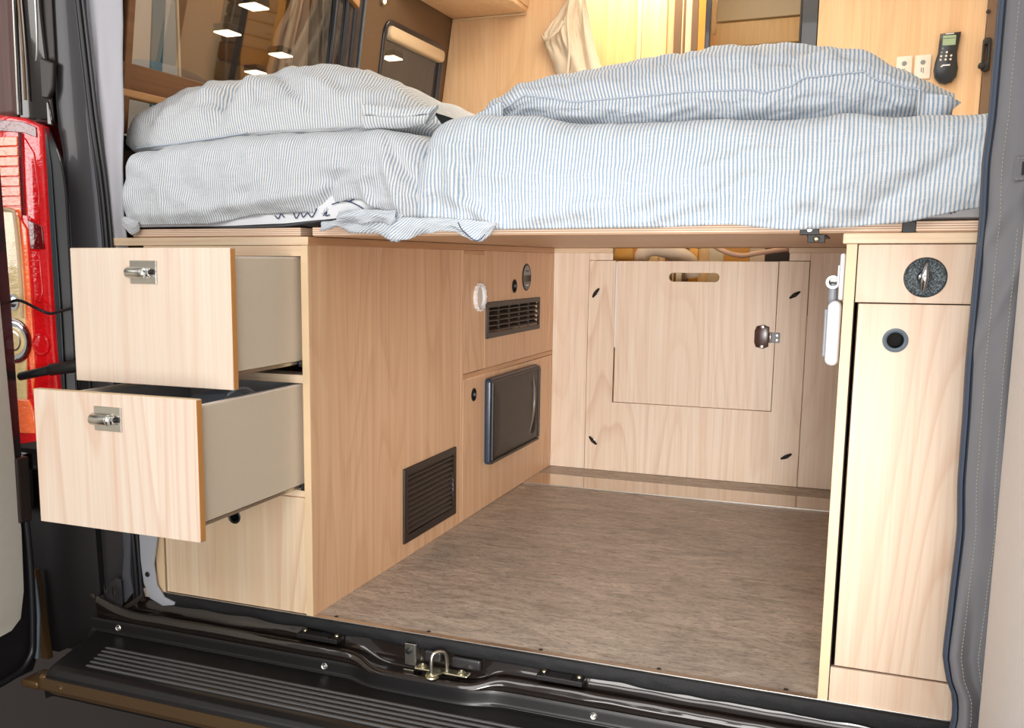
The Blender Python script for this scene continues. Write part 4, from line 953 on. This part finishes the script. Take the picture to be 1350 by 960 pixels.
obj('red_reflector', lathe(nb(), (-.682, -.038, .560), (-.682, -.2, .560), [(0, 0), (0, .026), (.004, .025), (.0055, .022), (.003, .020), (.006, 0)], 32), 'red', tl, True)
obj('orange_base', plate([(-.84, .43), (-.728, .43), (-.716, .40), (-.713, .352), (-.84, .345)], [], .006, FY(-.041), .002), 'orange', tl)
obj('lamp_foot', plate(rect(-.84, .310, -.66, .342), [], .02, FY(-.032), .003), 'vent', van)
# latch bits behind the drawer
obj('door_lock', box(nb(), -.785, -.745, -.05, -.02, .165, .30, .006), 'paint_dk', van)
obj('lock_claw', tube(nb(), [(-.775, -.055, .29), (-.762, -.06, .27), (-.770, -.06, .245), (-.758, -.06, .22), (-.772, -.06, .195), (-.764, -.055, .175)], .005, n=10), 'zinc', van, True)
# lower jamb trims
obj('jamb_trim', plate([(-.451, .30), (-.396, .30), (-.396, .132), (-.409, .068), (-.403, .018), (-.383, -.007), (-.354, -.0155), (-.357, -.022), (-.388, -.028), (-.424, -.015), (-.440, .019), (-.446, .07)], [], .006, FY(-.014), .002), 'trimgrey', van, True)
obj('trim_clip', lathe(nb(), (-.427, -.014, .042), (-.427, -.03, .042), [(0, .006), (.002, .006), (.003, .0035), (.001, .003), (.001, 0)], 18), 'black', van, True)
obj('jamb_lining', plate([(-.500, .30), (-.474, .30), (-.473, .136), (-.480, .034), (-.474, -.010), (-.500, -.038), (-.520, -.03), (-.505, .02), (-.497, .08)], [], .008, FY(-.012), .003), 'pillar_l', van, True)
obj('jamb_gusset', plate([(-.556, -.085), (-.554, -.048), (-.545, -.02), (-.535, .008), (-.512, .025), (-.498, .022), (-.496, -.035), (-.515, -.08)], [rect(-.524, -.022, -.517, -.001)], .004, FY(-.022), .0012), 'pillar', van, True)
obj('jamb_wedge', plate([(-.500, -.045), (-.452, -.012), (-.440, .0), (-.438, -.012), (-.462, -.034), (-.495, -.052)], [], .008, FY(-.020), .002), 'vent', van, True)
# pale lining curtain beside the left pillar
def lin_f(u, v):
    z = .70+1.0*v
    xl = itp(z, [(.70, -.520), (.78, -.519), (.857, -.523), (.99, -.540), (1.153, -.552), (1.312, -.558), (1.7, -.575)])
    xr = itp(z, [(.70, -.470), (.78, -.474), (.83, -.482), (.922, -.482), (.988, -.476), (1.147, -.466), (1.303, -.459), (1.7, -.45)])
    return (xl+(xr-xl)*u, .020-.012*math.sin(PI*u)-.004*math.sin(u*9+z*3)*(1-v)+.003*nz(u*4, z*9, 1), z)
lc = tagp(obj('lining_curtain', grid(lin_f, 24, 60), 'curtain_l'), 'pale grey fabric lining hanging beside the left door pillar', 'curtain')
solidify(lc, .003)
obj('curtain_piping', tube(nb(), [lin_f(.985, i/20) for i in range(21)], .0022, n=8, k=1), 'trimgrey', lc, True)

# ---- open rear doors
ld = thing('rear_door', 'left van rear door swung open, dark frame around cream panel', 'door', (-.71, -.5, -.25))
def LD(off): return lambda u, v, w: (-.70+off-w, u, v)
obj('door_frame', plate([(-1.1, 1.0), (-.145, 1.0), (-.106, .98), (-.098, .66), (-.094, .30), (-.088, .0), (-.088, -.185), (-.10, -.205), (-1.1, -.205)], [], .05, LD(0), .008), 'pillar', ld, True)
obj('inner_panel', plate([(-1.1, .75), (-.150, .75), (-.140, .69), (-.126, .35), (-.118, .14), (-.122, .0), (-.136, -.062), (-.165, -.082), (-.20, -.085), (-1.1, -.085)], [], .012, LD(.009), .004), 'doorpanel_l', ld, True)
obj('door_gasket', tube(nb(), [(-.694, -.105, .20), (-.692, -.100, .06), (-.690, -.106, -.10), (-.690, -.122, -.165), (-.690, -.20, -.19), (-.690, -.5, -.195)], .008, n=12), 'seal', ld, True)
obj('gasket_tip', tube(nb(), [(-.692, -.092, .02), (-.690, -.088, -.06), (-.689, -.094, -.12), (-.689, -.100, -.17)], .006, n=10), 'slate', ld, True)
obj('hinge_bracket', B(-.700, -.684, -.128, -.092, .16, .31, .004), 'vent', ld)
sr = thing('door_stay', 'black rod holding the left rear door open beside the tail light', 'door stay', (-.65, -.08, .49))
obj('rod', cyl(nb(), (-.705, -.085, .490), (-.600, -.080, .5125), .0095, .0105, bev=.002), 'seal', sr, True)
obj('rod_sleeve', cyl(nb(), (-.618, -.081, .509), (-.535, -.078, .522), .0135, bev=.002), 'black', sr, True)
tagp(obj('door_cable', tube(nb(), [(-.735, -.085, .652), (-.715, -.075, .661), (-.690, -.075, .658), (-.655, -.075, .645), (-.625, -.070, .634), (-.600, -.07, .637), (-.54, -.07, .650), (-.52, -.02, .650)], .0035, n=10), 'seal', smooth=True), 'thin black cable curving across the tail light to the pillar', 'cable')
rd = thing('rear_door', 'right van rear door swung open showing plain cream inner panel', 'door', (1.25, -.5, -.25))
def RD(u, v, w): return (1.2445+(u+.10)*(-.06)+w, u, v)
obj('inner_panel', plate(rect(-1.1, -.40, -.105, 1.60, .01), [], .03, lambda u, v, w: (1.243-(u+.10)*.0+w, u, v), .004), 'doorpanel', rd, True)
obj('door_skin', plate(rect(-1.1, -.42, -.11, 1.62, .01), [], .02, lambda u, v, w: (1.276+w, u, v), .004), 'paint', rd, True)
# grey zipped curtain on the right
def cz(z): return itp(z, [(-.02, 1.210), (.03, 1.2155), (.06, 1.214), (.10, 1.200), (.132, 1.1945), (.22, 1.197), (.334, 1.2000), (.42, 1.195), (.504, 1.1945), (.60, 1.1925), (.692, 1.193), (.817, 1.1945), (.90, 1.192), (.972, 1.195), (1.133, 1.195), (1.30, 1.197), (1.8, 1.20)])
def curt(u, v):
    z = -.03+1.78*v; x = cz(z)+.20*u
    low = max(0, 1-(z+.03)/.30)
    y = -.046-.012*math.sin(PI*min(1, u*2.2))-.010*math.sin(u*17+z*4.5+1.3*math.sin(z*5))*min(1, u*5)*(.5+.9*low)+.010*nz(u*4, z*5, 3)*min(1, u*6)-.012*low*math.sin(u*26)
    y -= .006*math.exp(-((z-.78-.35*u)/.03)**2)+.006*math.exp(-((z-.62-.5*u)/.035)**2)
    return (x, min(y, -.03), z)
rcu = tagp(obj('zip_curtain', grid(curt, 70, 220), 'vinylgrey'), 'grey vinyl rear curtain with blue zip edge, bunched at the right', 'curtain')
solidify(rcu, .002)
def edge(du, dy): return [(cz(-.03+1.78*i/90)+du, -.048+dy, -.03+1.78*i/90) for i in range(91)]
obj('zip_tape', grid(lambda u, v: (cz(-.03+1.78*v)-.001+.0085*u, -.0515-.004*math.sin(PI*u), -.03+1.78*v), 4, 150), 'zip', rcu)
obj('edge_piping', tube(nb(), edge(-.001, .001), .0028, n=8, k=1), 'pillar_l', rcu, True)
obj('zip_teeth', tube(nb(), edge(.004, -.0085), .0011, n=6, k=1), 'seal', rcu, True)
def dashes(us, z0, z1, dz=.006):
    bm = nb(); z = z0
    while z < z1:
        v = (z+.03)/1.78; p = V(curt(us, v)); q = V(curt(us, v+dz*.55/1.78)); p.y -= .0018; q.y -= .0018
        tube(bm, [p, q], .0006, n=4, k=0); z += dz
    return bm
o = obj('stitching', dashes(.115, -.02, 1.6), 'stitch', rcu); o['kind'] = 'stuff'
o = obj('stitching', dashes(.235, .0, .80), 'stitch', rcu); o['kind'] = 'stuff'
# patch with the letter P
v0 = (.889+.03)/1.78
pc = V(curt(.22, v0))
pa = obj('label_patch', plate(rect(1.229, .872, 1.30, .906, .003), [], .0012, FY(pc.y-.010), .0004), 'vinylgrey', rcu)
fc = bpy.data.curves.new('letter', 'FONT'); fc.body = 'P'; fc.size = .026; fc.extrude = .0004; fc.offset = .0006
fo = bpy.data.objects.new('tmp', fc); C.objects.link(fo); bpy.context.view_layer.update()
fm_ = bpy.data.meshes.new_from_object(fo.evaluated_get(bpy.context.evaluated_depsgraph_get())); bpy.data.objects.remove(fo)
fm_.transform(Matrix.Translation((1.2375, pc.y-.0112, .880)) @ Matrix.Rotation(PI/2, 4, 'X'))
obj('patch_letter', fm_, 'black', pa)
bm = nb()
for i in range(12): tube(bm, [(1.232+.0055*i, pc.y-.0108, .904), (1.235+.0055*i, pc.y-.0108, .904)], .0005, n=4, k=0); tube(bm, [(1.232+.0055*i, pc.y-.0108, .874), (1.235+.0055*i, pc.y-.0108, .874)], .0005, n=4, k=0)
o = obj('patch_stitching', bm, 'stitch', pa)

# ================================================================== OUTSIDE: GROUND AND STAND-INS FOR WINDOW REFLECTIONS
tagp(obj('ground', B(-14, 8, -6, 14, -.62, -.60, 0), 'ground'), kind='structure')
nv = thing('caravan_reflection', 'pale striped wall standing in for a reflection in the left window', 'caravan', (-5.4, 6.2, -.6))  # added behind the glass in place of a reflected caravan side
obj('side_wall', B(-5.5, -5.4, 4.8, 6.66, -.6, 4.2, .01), 'vanwhite', nv)
obj('stripe', plate([(6.20, -.6), (6.20, 2.0), (6.228, 2.56), (6.30, 3.2), (6.40, 4.0), (6.58, 4.0), (6.49, 3.24), (6.398, 2.59), (6.36, 2.0), (6.36, -.6)], [], .02, FX(-5.38), .002), 'teal', nv)
obj('edge_trim', B(-5.5, -5.38, 6.66, 6.69, -.6, 4.2, .005), 'silver', nv)
tagp(obj('wall_reflection', B(-5.7, -5.6, 6.69, 8.0, -.6, 4.4, .01), 'hallbrown'), 'brown partition standing in for a reflection in the left window', 'partition')
tagp(obj('column_reflection', plate([(7.33, -.6), (7.33, 2.6), (7.36, 3.0), (7.6, 3.6), (7.62, 4.3), (7.98, 4.3), (7.86, 3.6), (7.62, 2.9), (7.62, -.6)], [], .15, FX(-5.3), .02), 'halldark'), 'dark column standing in for a reflection in the left window', 'column')
tagp(obj('tan_wall_reflection', B(-5.6, -5.5, 7.6, 9.0, -.6, 4.4, .01), 'hallorange'), 'tan wall standing in for a reflection right of the column', 'partition')
def drapef(u, v):
    z = 2.3+1.7*v; x0 = itp(z, [(2.3, 7.75), (2.65, 7.90), (3.2, 8.12), (3.70, 8.50), (4.0, 8.62)]); x1 = itp(z, [(2.3, 8.80), (2.75, 8.82), (3.7, 8.86), (4.0, 8.87)])
    return (-5.2+.05*math.sin(u*16), x0+(x1-x0)*u, z)
dp = tagp(obj('drape', grid(drapef, 40, 30), 'drape'), 'taupe drape standing in for a fanned reflection in the left window', 'drape'); solidify(dp, .01)
db = tagp(obj('van_reflection', box(nb(), -5.6, -5.1, 8.86, 26.0, -.6, 6.5, .08, 3), 'paint_dk'), 'black block standing in for a dark reflection beyond the drape', 'van')  # dark block added for the black part of the window reflection
for i, y in enumerate((9.0, 9.3, 9.62, 9.72)): obj('reflected_bar', tube(nb(), [(-5.08, y, .0), (-5.08, y, 3.0), (-5.08, y+.06, 4.3)], .04 if i < 2 else .02, n=10), ('seal', 'seal', 'pillar_l', 'trimgrey')[i], db, True)  # pale tubes stand in for vertical highlights in that reflection
def lamp_reflection(x, y, z, tag):  # glowing squares added outside in place of lamp reflections on the glass
    L = thing('lamp_reflection', 'square stand-in for a hall lamp reflection, '+tag, 'lamp reflection', (x, y, z), 'exhibition hall lamp reflections')
    obj('reflection_backing', B(x-.075, x+.075, y-.10, y+.10, z, z+.06, .01), 'pillar', L)
    obj('reflection_glow', B(x-.07, x+.07, y-.095, y+.095, z-.012, z-.001, .003), 'lamp', L)
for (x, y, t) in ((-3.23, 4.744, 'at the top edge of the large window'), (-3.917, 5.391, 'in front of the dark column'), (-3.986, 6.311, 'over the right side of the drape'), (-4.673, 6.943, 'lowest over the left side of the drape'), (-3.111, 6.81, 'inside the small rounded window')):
    lamp_reflection(x, y, 2.6, t)

# ================================================================== LIGHT
def area(name, loc, aim, size, power, col, sy=None):
    l = bpy.data.lights.new(name, 'AREA'); l.shape = 'RECTANGLE' if sy else 'SQUARE'; l.size = size
    if sy: l.size_y = sy
    l.energy = power; l.color = col
    o = bpy.data.objects.new(name, l); C.objects.link(o); o.location = loc
    o.rotation_euler = (V(aim)-V(loc)).to_track_quat('-Z', 'Y').to_euler(); return o
area('hall_light', (.4, -3.2, 2.6), (.4, .3, .6), 2.6, 58, (1, .975, .945), 1.6)
area('hall_fill', (2.2, -3.6, 1.2), (.3, .8, .4), 2.0, 17, (1, .975, .96), 1.6)
area('left_fill', (-2.6, -2.6, 1.6), (-.2, 0, .6), 1.6, 44, (1, .975, .96), 1.6)
area('low_front_fill', (.7, -2.3, .30), (.45, 1.2, .35), 1.3, 26, (1, .97, .94), .8)  # added low fill from the front, lifts the dark bay
sl_ = bpy.data.lights.new('bay_fill_spot', 'SPOT'); sl_.energy = 300; sl_.spot_size = math.radians(31); sl_.spot_blend = .8; sl_.shadow_soft_size = .22; sl_.color = (1, .965, .93)  # added off-frame spot that brightens the under-bed bay
so = bpy.data.objects.new('bay_fill_spot', sl_); C.objects.link(so); so.location = (1.22, -2.3, .50); so.rotation_euler = (V((.38, 1.0, .27))-V((1.22, -2.3, .50))).to_track_quat('-Z', 'Y').to_euler()
area('cabin_light', (.25, 2.05, 1.92), (.25, 2.0, 0), .5, 6, (1, .88, .68), .25)
area('outside_fill', (-3.0, 6.2, 5.6), (-5.2, 7.5, 2.0), 1.5, 170, (1, .95, .88), 1.5)  # added out of view to light the reflection stand-ins
area('cabin_rear_light', (.6, 3.2, 1.92), (.6, 3.0, 0), 1.0, 22, (1, .86, .64), .8)
area('bed_light', (.55, 1.0, 1.93), (.5, .8, 0), 1.3, 24, (1, .86, .68), .9)
w = bpy.data.worlds.new('hall'); bpy.context.scene.world = w; w.use_nodes = True
bg = w.node_tree.nodes['Background']; bg.inputs[0].default_value = (.80, .78, .76, 1); bg.inputs[1].default_value = .5

# ================================================================== CAMERA
cam = bpy.data.cameras.new('camera'); co = bpy.data.objects.new('camera', cam); C.objects.link(co)
yaw, pit, rol, f = 0.403015414, 0.15103205, 0.00400957, 1307.2618
cam.sensor_width = 36; cam.lens = f/1350*36; cam.shift_x = (675-579.807)/1350; cam.shift_y = (542.857-480)/1350
fw = V((-math.sin(yaw)*math.cos(pit), math.cos(yaw)*math.cos(pit), -math.sin(pit))); rt = V((math.cos(yaw), math.sin(yaw), 0)); up = rt.cross(fw)
rr2 = rt*math.cos(rol)+up*math.sin(rol); uu = -rt*math.sin(rol)+up*math.cos(rol)
m = Matrix((rr2, uu, -fw)).transposed().to_4x4(); m.translation = V((1.041639, -1.760844, .752622)); co.matrix_world = m
cam.clip_start = .02; bpy.context.scene.camera = co
sc = bpy.context.scene; sc.view_settings.view_transform = 'Standard'; sc.view_settings.look = 'None'; sc.view_settings.exposure = 0
